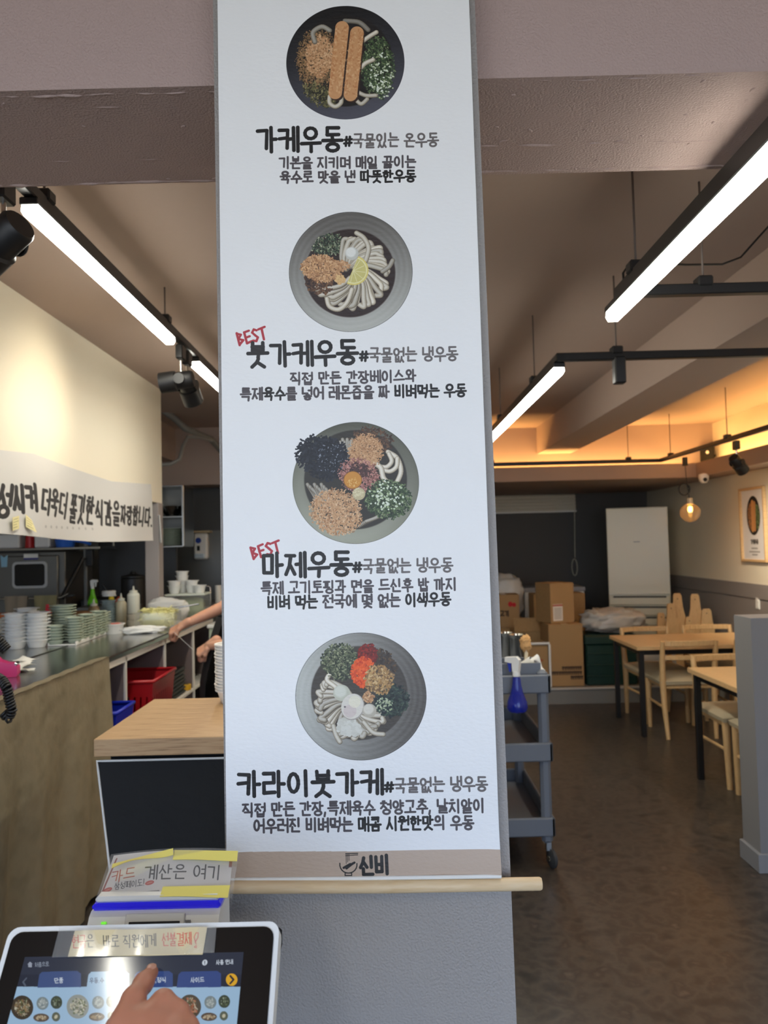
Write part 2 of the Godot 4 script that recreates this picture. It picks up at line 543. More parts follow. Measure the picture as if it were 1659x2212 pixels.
# writes runs of [words, colour] centred on the line from p0 to p1, letters hgt high, pen radius pen
func write(cv: Canvas, runs: Array, p0: Vector2, p1: Vector2, hgt: float, pen: float, wobble := 0.02, slant := 0.0, tight := 0.86) -> void:
	var total := 0.0
	for r in runs:
		for ch in r[0]: total += NARROW.get(ch, 1.0)
	var right := (p1 - p0).normalized()
	var down := Vector2(-right.y, right.x)
	var unit := p0.distance_to(p1) / total
	var x := 0.0
	for r in runs:
		for ch in r[0]:
			var wd: float = NARROW.get(ch, 1.0) * unit
			if ch != " ":
				var org := p0 + right * (x + wd * (1.0 - tight) / 2.0) - down * hgt / 2.0 + Vector2(0, rng.randf_range(-1, 1) * hgt * wobble)
				var put := func(fx: float, fy: float, b: Rect2) -> Vector2:
					var q := b.position + b.size * Vector2(fx, fy)
					return org + right * (q.x * wd * tight + (0.5 - q.y) * slant * hgt) + down * q.y * hgt
				for lb in letter_boxes(ch):
					for stroke in STROKES.get(lb[0], []):
						var pts := []
						if stroke[0] is String:
							for i in 15:
								var a := TAU * i / 14.0 - 1.2
								pts.append(put.call(lerpf(stroke[1], stroke[3], 0.5 + 0.5 * cos(a)), lerpf(stroke[2], stroke[4], 0.5 + 0.5 * sin(a)), lb[1]))
						else:
							for i in range(0, stroke.size(), 2): pts.append(put.call(stroke[i] + rng.randf_range(-1, 1) * wobble, stroke[i + 1] + rng.randf_range(-1, 1) * wobble, lb[1]))
						for i in pts.size() - 1: cv.cap(pts[i], pts[i + 1], pen * rng.randf_range(0.92, 1.08), pen, r[1])
			x += wd

# ---- the food photographs printed on the banner
func strew(cv: Canvas, c: Vector2, rx: float, ry: float, turn: float, n: int, size: Vector2, long: float, colours: Array, alpha := 1.0) -> void:
	for i in n:
		var q := Vector2.from_angle(rng.randf() * TAU) * sqrt(rng.randf()) * rng.randf_range(0.85, 1.08)
		var p := c + Vector2(q.x * rx, q.y * ry).rotated(turn)
		var d := Vector2.from_angle(rng.randf() * TAU) * rng.randf() * long
		var r := rng.randf_range(size.x, size.y)
		var col: Color = colours[rng.randi() % colours.size()]
		cv.cap(p - d, p + d, r, r * 0.8, col.lerp(colours[rng.randi() % colours.size()], rng.randf() * 0.5), alpha)
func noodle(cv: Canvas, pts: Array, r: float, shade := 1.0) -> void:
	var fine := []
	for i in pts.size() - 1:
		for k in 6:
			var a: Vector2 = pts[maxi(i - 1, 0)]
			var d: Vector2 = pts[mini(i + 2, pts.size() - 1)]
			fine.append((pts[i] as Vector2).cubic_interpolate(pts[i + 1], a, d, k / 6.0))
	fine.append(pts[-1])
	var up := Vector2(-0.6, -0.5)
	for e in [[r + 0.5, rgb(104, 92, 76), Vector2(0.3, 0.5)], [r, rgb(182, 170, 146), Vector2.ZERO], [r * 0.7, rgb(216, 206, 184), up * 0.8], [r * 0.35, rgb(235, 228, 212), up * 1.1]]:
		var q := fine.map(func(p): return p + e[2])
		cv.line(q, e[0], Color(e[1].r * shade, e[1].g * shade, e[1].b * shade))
func printed_bowl(cv: Canvas, c: Vector2, rad: float, dark: Color, light: Color, to_light: Vector2, inner: Vector2, ir: float, broth: Color, rings: int) -> void:
	var a := cv.spot(c)
	var b := cv.spot(inner)
	var ra := rad * cv.s
	var rb := ir * cv.s
	var dir := to_light.normalized()
	for y in range(maxi(0, int(a.y - ra - 2)), mini(cv.h, int(a.y + ra + 3))):
		for x in range(maxi(0, int(a.x - ra - 2)), mini(cv.w, int(a.x + ra + 3))):
			var p := Vector2(x + 0.5, y + 0.5)
			var q := (p - a) / ra
			var r := q.length()
			var e := clampf((1.0 - r) * ra + 0.5, 0.0, 1.0)
			if e <= 0.0: continue
			var f := clampf(q.dot(dir) * 0.55 + 0.5, 0.0, 1.0)
			var wide := clampf((r * ra - rb * 0.96) / (ra - rb * 0.96), 0.0, 1.0)
			var col := dark.lerp(light, f)
			if rings > 0: col = col.lightened(0.05 + 0.035 * sin(wide * rings * 4.0 + 0.9 * sin(q.angle() * 2.0)))
			if wide > 0.965: col = col.darkened(0.3)
			var into := clampf((rb - (p - b).length()) / (3.0 * cv.s), 0.0, 1.0)
			col = col.lerp(broth, into)
			var k := (y * cv.w + x) * 3
			cv.buf[k] = int(lerpf(cv.buf[k], col.r * 255.0, e))
			cv.buf[k + 1] = int(lerpf(cv.buf[k + 1], col.g * 255.0, e))
			cv.buf[k + 2] = int(lerpf(cv.buf[k + 2], col.b * 255.0, e))
func v2(x: float, y: float) -> Vector2:
	return Vector2(x, y)
func paint_bowls(top: Canvas, low: Canvas) -> void:
	var crumb := [rgb(198, 152, 108), rgb(178, 130, 88), rgb(216, 176, 134), rgb(158, 112, 74), rgb(206, 162, 118)]
	var onion := [rgb(42, 58, 36), rgb(66, 88, 52), rgb(96, 116, 74), rgb(34, 46, 32), rgb(52, 70, 44), rgb(142, 156, 112)]
	# hot broth bowl with two fried sticks
	printed_bowl(top, v2(746, 135), 130, rgb(14, 14, 15), rgb(78, 78, 88), v2(0.25, 1), v2(745, 131), 106, rgb(22, 18, 16), 0)
	strew(top, v2(684, 128), 44, 66, 0.1, 2200, v2(0.6, 1.6), 1.2, [rgb(120, 92, 60), rgb(150, 112, 74), rgb(98, 82, 52), rgb(172, 132, 92)])
	strew(top, v2(690, 205), 40, 22, 0.5, 420, v2(0.7, 1.6), 2.4, [rgb(60, 60, 34), rgb(112, 108, 68), rgb(36, 34, 22), rgb(146, 136, 90)])
	strew(top, v2(690, 122), 30, 46, 0.1, 900, v2(0.9, 2.2), 1.6, crumb)
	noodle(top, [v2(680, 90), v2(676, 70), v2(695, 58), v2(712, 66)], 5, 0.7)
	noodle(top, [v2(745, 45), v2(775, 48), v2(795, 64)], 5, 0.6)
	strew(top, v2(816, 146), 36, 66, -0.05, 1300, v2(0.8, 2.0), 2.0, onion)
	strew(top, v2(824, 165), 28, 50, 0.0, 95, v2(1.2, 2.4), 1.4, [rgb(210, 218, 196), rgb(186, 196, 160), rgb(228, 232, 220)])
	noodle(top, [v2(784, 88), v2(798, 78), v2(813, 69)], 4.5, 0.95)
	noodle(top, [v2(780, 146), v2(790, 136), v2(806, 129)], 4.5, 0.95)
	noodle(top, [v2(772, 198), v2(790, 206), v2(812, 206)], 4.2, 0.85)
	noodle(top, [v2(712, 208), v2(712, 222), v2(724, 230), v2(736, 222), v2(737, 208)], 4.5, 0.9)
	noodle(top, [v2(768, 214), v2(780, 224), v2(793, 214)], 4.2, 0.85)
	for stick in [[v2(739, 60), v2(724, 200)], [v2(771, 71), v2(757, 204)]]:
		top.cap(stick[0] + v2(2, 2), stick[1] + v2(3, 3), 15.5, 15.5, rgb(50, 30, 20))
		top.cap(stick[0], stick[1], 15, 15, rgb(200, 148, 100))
		for i in 330:
			var t := rng.randf()
			var side := sqrt(rng.randf()) * 13.0 * (1 if rng.randf() < 0.5 else -1)
			var p: Vector2 = stick[0].lerp(stick[1], t) + Vector2(side, rng.randf_range(-6, 6))
			top.cap(p, p + Vector2(rng.randf_range(-3, 3), rng.randf_range(-4, 4)), 1.2, 1.8, [rgb(186, 126, 78), rgb(212, 164, 114), rgb(224, 184, 138), rgb(176, 114, 68), rgb(202, 148, 98)][rng.randi() % 5], 0.5)
	# cold noodles with lemon
	printed_bowl(top, v2(757.6, 587), 134.6, rgb(92, 88, 82), rgb(180, 180, 171), v2(0.1, 1), v2(756, 590), 100, rgb(46, 32, 28), 5)
	strew(top, v2(710, 530), 36, 24, -0.3, 420, v2(0.8, 2.0), 2.6, [rgb(36, 48, 38), rgb(60, 76, 58), rgb(30, 38, 32), rgb(110, 124, 90), rgb(176, 182, 148)])
	for i in 38:
		var a := lerpf(-1.75, 2.75, i / 37.0)
		var q := Vector2.from_angle(a)
		var c := v2(758, 588)
		var w := rng.randf_range(-0.12, 0.12)
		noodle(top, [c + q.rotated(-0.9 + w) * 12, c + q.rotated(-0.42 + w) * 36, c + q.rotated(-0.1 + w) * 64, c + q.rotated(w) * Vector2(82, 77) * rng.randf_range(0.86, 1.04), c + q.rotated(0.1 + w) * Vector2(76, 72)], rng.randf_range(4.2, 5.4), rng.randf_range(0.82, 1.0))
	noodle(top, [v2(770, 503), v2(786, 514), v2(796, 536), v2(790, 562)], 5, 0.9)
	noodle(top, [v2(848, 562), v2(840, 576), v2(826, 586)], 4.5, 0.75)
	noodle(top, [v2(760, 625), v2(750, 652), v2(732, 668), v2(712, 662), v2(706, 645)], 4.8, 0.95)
	strew(top, v2(688, 608), 32, 26, 0.7, 240, v2(1.0, 2.8), 2.5, [rgb(92, 62, 44), rgb(120, 86, 58), rgb(66, 46, 36)])
	strew(top, v2(694, 580), 44, 29, 0.15, 1300, v2(0.7, 2.0), 2.2, crumb + [rgb(222, 176, 122), rgb(128, 88, 56)])
	strew(top, v2(736, 573), 20, 10, 0.2, 110, v2(1.0, 2.4), 2.2, crumb)
	strew(top, v2(735, 604), 11, 9, 0, 60, v2(1.2, 2.6), 2, [rgb(222, 186, 130), rgb(206, 164, 108)])
	var lemon := []
	for i in 21: lemon.append(v2(764, 584) + Vector2.from_angle(lerpf(-1.25, 2.05, i / 20.0)) * 32.0)
	top.poly(lemon, rgb(222, 206, 116))
	top.poly(lemon.map(func(p): return v2(766, 585) + (p - v2(766, 585)) * 0.9), rgb(232, 226, 170))
	top.poly(lemon.map(func(p): return v2(766, 585) + (p - v2(766, 585)) * 0.82), rgb(206, 196, 122))
	for i in 6: top.cap(v2(763, 585), v2(763, 585) + Vector2.from_angle(lerpf(-1.0, 1.8, i / 5.0)) * 26, 0.6, 0.6, rgb(232, 226, 176))
	top.dot(v2(760, 548), 14.5, rgb(196, 196, 186), 1, 2)
	top.dot(v2(758, 545), 11, rgb(226, 226, 218), 1, 6)
	# mixed noodles with egg yolk
	printed_bowl(low, v2(768.5, 1043), 136, rgb(82, 82, 68), rgb(158, 158, 138), v2(-0.2, 1), v2(768, 1036), 112, rgb(52, 48, 40), 1)
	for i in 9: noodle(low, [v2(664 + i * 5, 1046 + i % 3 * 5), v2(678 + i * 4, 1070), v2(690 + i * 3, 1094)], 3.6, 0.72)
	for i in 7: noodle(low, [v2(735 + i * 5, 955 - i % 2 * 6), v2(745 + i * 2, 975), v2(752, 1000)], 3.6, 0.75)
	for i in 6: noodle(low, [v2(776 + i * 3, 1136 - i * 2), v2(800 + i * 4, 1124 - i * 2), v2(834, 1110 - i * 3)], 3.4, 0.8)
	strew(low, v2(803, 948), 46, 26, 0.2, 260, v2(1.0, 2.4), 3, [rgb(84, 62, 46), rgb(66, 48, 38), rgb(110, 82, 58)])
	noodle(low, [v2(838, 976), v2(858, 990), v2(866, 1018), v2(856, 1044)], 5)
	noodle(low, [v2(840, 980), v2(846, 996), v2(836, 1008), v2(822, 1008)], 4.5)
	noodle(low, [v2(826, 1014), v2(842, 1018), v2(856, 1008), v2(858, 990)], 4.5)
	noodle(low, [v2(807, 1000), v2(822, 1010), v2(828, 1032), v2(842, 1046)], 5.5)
	strew(low, v2(700, 988), 60, 46, 0.4, 900, v2(1.2, 3.2), 4, [rgb(22, 24, 30), rgb(32, 34, 42), rgb(16, 18, 22), rgb(44, 46, 54)])
	strew(low, v2(716, 990), 36, 34, 0.4, 60, v2(0.6, 1.0), 2, [rgb(150, 156, 166), rgb(96, 102, 112)])
	strew(low, v2(790, 976), 37, 38, 0.2, 1400, v2(0.6, 1.6), 2.6, crumb + [rgb(210, 168, 124)])
	strew(low, v2(776, 1028), 46, 36, 0.3, 1000, v2(0.8, 1.8), 1.4, [rgb(184, 128, 116), rgb(206, 152, 138), rgb(150, 96, 86), rgb(120, 78, 68)])
	strew(low, v2(778, 1014), 24, 14, 0.2, 120, v2(1.0, 2.2), 2, [rgb(84, 54, 48), rgb(64, 44, 42)])
	strew(low, v2(838, 1078), 49, 42, 0.1, 1500, v2(0.8, 2.0), 2.2, onion)
	strew(low, v2(836, 1070), 40, 32, 0.1, 90, v2(1.4, 2.6), 1.4, [rgb(204, 214, 186), rgb(170, 186, 140), rgb(226, 232, 216)])
	strew(low, v2(726, 1106), 56, 48, 0.3, 2200, v2(0.6, 1.7), 2.6, crumb + [rgb(206, 166, 124), rgb(224, 190, 150)])
	low.dot(v2(762, 1037), 20, rgb(150, 98, 40))
	low.dot(v2(762, 1037), 18.5, rgb(206, 142, 58))
	strew(low, v2(763, 1042), 13, 10, 0, 40, v2(0.5, 0.9), 1, [rgb(240, 206, 140), rgb(226, 176, 96)])
	low.dot(v2(775, 1067), 14, rgb(196, 182, 142), 1, 2)
	strew(low, v2(774, 1065), 11, 10, 0, 60, v2(1, 2), 1, [rgb(222, 212, 174), rgb(206, 192, 150)])
	# spicy noodles with poached egg
	printed_bowl(low, v2(779.5, 1504), 139.5, rgb(82, 77, 71), rgb(182, 183, 174), v2(-1, -0.1), v2(776, 1497), 104, rgb(70, 64, 57), 5)
	strew(low, v2(826, 1430), 36, 26, 0.6, 200, v2(1, 2.4), 3, [rgb(70, 56, 44), rgb(54, 44, 38), rgb(96, 74, 50)])
	for i in 34:
		var a := lerpf(0.35, 3.95, i / 33.0)
		var q := Vector2.from_angle(a)
		var c := v2(762, 1520)
		var w := rng.randf_range(-0.12, 0.12)
		noodle(low, [c + q.rotated(0.8 + w) * 12, c + q.rotated(0.38 + w) * 34, c + q.rotated(0.1 + w) * 60, c + q.rotated(w) * Vector2(77, 73) * rng.randf_range(0.86, 1.05), c + q.rotated(-0.1 + w) * Vector2(71, 68)], rng.randf_range(4.2, 5.4), rng.randf_range(0.8, 0.98))
	noodle(low, [v2(716, 1452), v2(706, 1468), v2(722, 1482), v2(742, 1500)], 4.8)
	noodle(low, [v2(720, 1568), v2(726, 1588), v2(734, 1602)], 4.8, 0.9)
	noodle(low, [v2(786, 1560), v2(806, 1582), v2(828, 1586)], 4.6, 0.9)
	strew(low, v2(846, 1512), 36, 36, 0.2, 520, v2(1.2, 3.0), 3.4, [rgb(34, 44, 42), rgb(46, 60, 54), rgb(26, 32, 34), rgb(70, 86, 70)])
	strew(low, v2(830, 1522), 20, 16, 0.2, 50, v2(1.2, 2.2), 1.4, [rgb(150, 162, 126), rgb(184, 190, 160)])
	strew(low, v2(736, 1430), 42, 39, 0.3, 1200, v2(0.8, 2.0), 2.0, [rgb(50, 58, 42), rgb(78, 88, 62), rgb(118, 124, 90), rgb(160, 162, 126), rgb(38, 44, 34)])
	strew(low, v2(794, 1414), 22, 22, 0, 360, v2(1.2, 2.8), 1.8, [rgb(124, 36, 30), rgb(160, 44, 32), rgb(96, 30, 28)])
	strew(low, v2(784, 1452), 25, 32, 0, 560, v2(1.2, 2.8), 1.8, [rgb(226, 84, 34), rgb(240, 108, 52), rgb(200, 62, 32), rgb(236, 96, 40)])
	strew(low, v2(818, 1468), 32, 32, 0.5, 420, v2(1.0, 2.6), 3, [rgb(190, 152, 96), rgb(160, 122, 74), rgb(206, 174, 124), rgb(112, 84, 56)])
	strew(low, v2(796, 1506), 12, 12, 0, 90, v2(1.0, 2.2), 2, crumb)
	low.dot(v2(738, 1497), 18, rgb(192, 192, 172), 1, 2)
	low.dot(v2(735, 1494), 13, rgb(212, 212, 196), 1, 8)
	strew(low, v2(754, 1570), 26, 18, 0.2, 60, v2(4, 7), 2, [rgb(198, 196, 182), rgb(212, 210, 198)])
	low.oval(v2(762, 1527), 25, 29, rgb(168, 160, 150), 1.0, 0.3)
	low.oval(v2(761, 1526), 23.5, 27.5, rgb(216, 210, 196), 1.0, 0.3)
	low.oval(v2(756, 1536), 14, 14, rgb(204, 184, 180), 0.6, 0.3)
	low.oval(v2(766, 1516), 13, 13, rgb(232, 226, 200), 0.7, 0.3)
	low.dot(v2(745, 1527), 2.2, rgb(120, 112, 110))
	low.dot(v2(798, 1535), 15, rgb(182, 174, 156), 1, 2)
	low.dot(v2(796, 1532), 11, rgb(214, 208, 192), 1, 6)
func paint_words(top: Canvas, low: Canvas) -> void:
	var ink := rgb(22, 20, 18)
	var grey := rgb(104, 98, 96)
	var soft := rgb(76, 70, 72)
	var red := rgb(178, 48, 58)
	write(top, [["가케우동", ink]], v2(553, 303), v2(742, 300), 52, 3.9)
	write(top, [["#", ink]], v2(742, 302), v2(763, 302), 30, 2.6)
	write(top, [["국물있는 온우동", grey]], v2(761, 304), v2(948, 302), 29, 2.1)
	write(top, [["기본을 지키며 매일 끓이는", soft]], v2(602, 352), v2(899, 350), 25, 2.1)
	write(top, [["육수로 맛을 낸 ", soft], ["따뜻한우동", ink]], v2(604, 383), v2(899, 380), 25, 2.2)
	write(top, [["BEST", red]], v2(512, 734), v2(576, 719), 26, 2.5)
	write(top, [["붓가케우동", ink]], v2(533, 767), v2(775, 761), 52, 3.9)
	write(top, [["#", ink]], v2(776, 766), v2(798, 766), 30, 2.6)
	write(top, [["국물없는 냉우동", grey]], v2(796, 767), v2(990, 764), 30, 2.1)
	write(top, [["직접 만든 간장베이스와", soft]], v2(626, 818), v2(900, 812), 26, 2.1)
	write(top, [["특제", soft], ["육수", ink], ["를 넣어 레몬즙을 짜 ", soft], ["비벼먹는 우동", ink]], v2(519, 852), v2(1008, 843), 27, 2.2)
	write(low, [["BEST", red]], v2(542, 1196), v2(606, 1180), 26, 2.5)
	write(low, [["마제우동", ink]], v2(564, 1221), v2(762, 1218), 52, 3.9)
	write(low, [["#", ink]], v2(762, 1222), v2(784, 1222), 30, 2.6)
	write(low, [["국물없는 냉우동", grey]], v2(782, 1223), v2(979, 1220), 30, 2.1)
	write(low, [["특제 고기토핑과 면을 드신후 밥 까지", soft]], v2(563, 1271), v2(987, 1262), 27, 2.1)
	write(low, [["비벼 먹는", ink], [" 전국에 몇 없는 ", soft], ["이색우동", ink]], v2(577, 1302), v2(975, 1294), 28, 2.2)
	write(low, [["카라이붓가케", ink]], v2(512, 1695), v2(830, 1690), 54, 4.0)
	write(low, [["#", ink]], v2(830, 1697), v2(853, 1697), 30, 2.6)
	write(low, [["국물없는 냉우동", grey]], v2(851, 1697), v2(1054, 1692), 31, 2.2)
	write(low, [["직접 만든 간장,특제육수 청양고추, 날치알이", soft]], v2(523, 1750), v2(1047, 1740), 29, 2.2)
	write(low, [["어우러진 비벼먹는 ", soft], ["매콤 시원한맛", ink], ["의 우동", soft]], v2(547, 1784), v2(1024, 1776), 29, 2.3)
	# the shop sign on the tan band: a bowl with noodles lifted by chopsticks
	write(low, [["신비", ink]], v2(776, 1868), v2(842, 1865), 38, 3.4)
	low.line(range(13).map(func(i): return v2(753, 1864) + Vector2.from_angle(lerpf(-0.12, PI + 0.12, i / 12.0)) * Vector2(18.5, 18)), 1.1, ink)
	low.line([v2(746, 1882), v2(746, 1887), v2(760, 1887), v2(760, 1882), v2(746, 1882)], 1.0, ink)
	low.line([v2(747, 1842), v2(773, 1841)], 0.9, ink)
	low.line([v2(747, 1846), v2(773, 1844)], 0.7, ink)
	for x in [748.0, 751.0, 754.0]: low.line([v2(x, 1842), v2(x + 0.4, 1862 - (x - 748))], 0.5, ink)
	for s in [[743, 1871, 757, 1863], [749, 1872, 762, 1862], [754, 1867, 766, 1860]]: low.cap(v2(s[0], s[1]), v2(s[2], s[3]), 2.4, 2.2, ink)

# ---------------------------------------------------------------- the place
func P(x: float, y: float, d: float) -> Vector3:
	return Vector3(x, y, -d)
func _ready() -> void:
	rng.seed = 7
	var cam := Camera3D.new()
	cam.name = "camera"
	cam.position = EYE
	cam.basis = view
	cam.fov = rad_to_deg(2.0 * atan(1106.0 / F))
	cam.near = 0.05
	cam.far = 60.0
	var lens := CameraAttributesPhysical.new()
	lens.frustum_focal_length = 12.0 / (1106.0 / F)
	lens.exposure_aperture = 4.6
	lens.frustum_focus_distance = 1.28
	cam.attributes = lens
	cam.fov = rad_to_deg(2.0 * atan(1106.0 / F))
	add_child(cam)
	var env := Environment.new()
	env.background_mode = Environment.BG_SKY
	var sky := ProceduralSkyMaterial.new()
	sky.sky_top_color = Color(0.6, 0.74, 0.95)
	sky.sky_horizon_color = Color(0.86, 0.92, 1.0)
	sky.ground_bottom_color = Color(0.72, 0.74, 0.76)
	sky.ground_horizon_color = Color(0.84, 0.88, 0.93)
	sky.sun_angle_max = 0.0
	env.sky = Sky.new()
	env.sky.sky_material = sky
	env.background_energy_multiplier = SKY
	env.tonemap_mode = Environment.TONE_MAPPER_LINEAR
	env.tonemap_exposure = 2.0
	env.sdfgi_enabled = true
	env.ssao_enabled = true
	env.ssil_enabled = true
	var we := WorldEnvironment.new()
	we.environment = env
	we.name = "world"
	add_child(we)
	make_materials()
	build_shell()
	build_lights()
	build_column()
	build_kiosk()
	build_counter()
	build_kitchen()
	build_dining()
	build_store()
	build_people()
const SKY := 2.1
const LED := 0.43        # each 1.2 m bar
const LED_GLOW := 9.0
const LED_COLOR := Color(1.0, 0.985, 0.93)
const COVE := 0.36
const SPOT := 0.18

func make_materials() -> void:
	var fine := noise_tex(0.05, 3, [], 4)
	var coarse := noise_tex(0.012, 5, [], 5)
	var roll := noise_tex(0.11, 9, [], 2)
	M.ceiling = relief(tri(mat(rgb(172, 152, 140), 0.85), Vector3.ONE * 0.9, true), coarse, 0.1)
	M.beam = relief(tri(mat(rgb(176, 154, 147), 0.8), Vector3.ONE * 1.6, true), noise_tex(0.09, 8, [], 4, 1024), 0.16)
	M.beam_face = M.beam
	M.column = relief(tri(mat(rgb(158, 153, 148), 0.6), Vector3.ONE * 3.0, true), roll, 0.14)
	M.charcoal = mat(rgb(86, 84, 82), 0.8)
	M.cream = relief(tri(mat(rgb(226, 217, 196), 0.75), Vector3.ONE * 2.0, true), fine, 0.03)
	M.wainscot = mat(rgb(136, 130, 128), 0.6)
	M.fascia = mat(rgb(158, 138, 126), 0.75)
	M.floor = tri(mat(Color.WHITE, 0.34), Vector3.ONE * 0.8, true)
	M.floor.albedo_texture = noise_tex(0.009, 21, [rgb(44, 40, 37), rgb(56, 51, 47), rgb(74, 67, 60), rgb(56, 50, 46), rgb(92, 82, 73)], 6, 1024)
	M.platform = mat(rgb(120, 117, 112), 0.5)
	M.black = mat(rgb(24, 24, 25), 0.45)
	M.matte_black = mat(rgb(26, 26, 27), 0.85)
	M.track = mat(rgb(30, 30, 31), 0.4)
	M.rod = mat(rgb(104, 92, 86), 0.5)
	M.led = mat(Color(1, 1, 0.97), 0.5, 0.0, {"emission_enabled": true, "emission": LED_COLOR, "emission_energy_multiplier": LED_GLOW})
	M.steel = mat(rgb(176, 176, 172), 0.2, 1.0)
	M.dull_steel = mat(rgb(120, 119, 114), 0.45, 0.85)
	M.chrome = mat(rgb(215, 215, 212), 0.12, 1.0)
	M.white = mat(rgb(226, 226, 222), 0.4)
	M.matte_white = mat(rgb(232, 231, 226), 0.8)
	M.foam = mat(rgb(236, 235, 230), 0.55)
	M.celadon = mat(rgb(178, 188, 168), 0.3)
	M.wood = tri(mat(Color.WHITE, 0.45), Vector3(1.2, 16, 16))
	M.wood.albedo_texture = noise_tex(0.012, 31, [rgb(178, 142, 98), rgb(204, 168, 120), rgb(214, 180, 132), rgb(192, 154, 108)], 4)
	M.oak = tri(mat(Color.WHITE, 0.5), Vector3(0.8, 13, 13))
	M.oak.albedo_texture = noise_tex(0.014, 33, [rgb(122, 92, 60), rgb(182, 146, 104), rgb(192, 158, 116), rgb(160, 124, 84)], 5)
	M.dowel = tri(mat(Color.WHITE, 0.5), Vector3(1.4, 10, 10))
	M.dowel.albedo_texture = noise_tex(0.01, 35, [rgb(206, 172, 128), rgb(224, 194, 150), rgb(230, 204, 164), rgb(214, 182, 136)], 4)
	M.chair = tri(mat(Color.WHITE, 0.45), Vector3(8, 1.5, 8))
	M.chair.albedo_texture = noise_tex(0.012, 37, [rgb(196, 158, 108), rgb(212, 176, 126), rgb(204, 166, 116)], 3)
	M.leather = mat(rgb(188, 175, 146), 0.45)
	M.card = tri(mat(Color.WHITE, 0.85), Vector3.ONE * 3.0)
	M.card.albedo_texture = noise_tex(0.02, 41, [rgb(158, 124, 82), rgb(170, 136, 92)], 4)
	M.bag = mat(rgb(206, 204, 198), 0.35, 0.0, {"backlight_enabled": true, "backlight": Color(0.3, 0.3, 0.3)})
	M.clear = mat(Color(0.95, 0.96, 0.95, 0.07), 0.1, 0.0, {"transparency": BaseMaterial3D.TRANSPARENCY_ALPHA})
	M.drape = relief(tri(mat(Color.WHITE, 0.5), Vector3.ONE * 1.2, true), coarse, 0.3)
	M.drape.albedo_texture = noise_tex(0.01, 43, [rgb(122, 111, 87), rgb(142, 130, 105), rgb(132, 120, 96)], 4)
	M.cart = mat(rgb(104, 109, 117), 0.5)
	M.skin = mat(rgb(205, 152, 124), 0.5, 0.0, {"subsurf_scatter_enabled": true, "subsurf_scatter_strength": 0.15})
	M.yellow = mat(rgb(246, 232, 120), 0.7)
	M.paper = mat(rgb(236, 234, 226), 0.8)

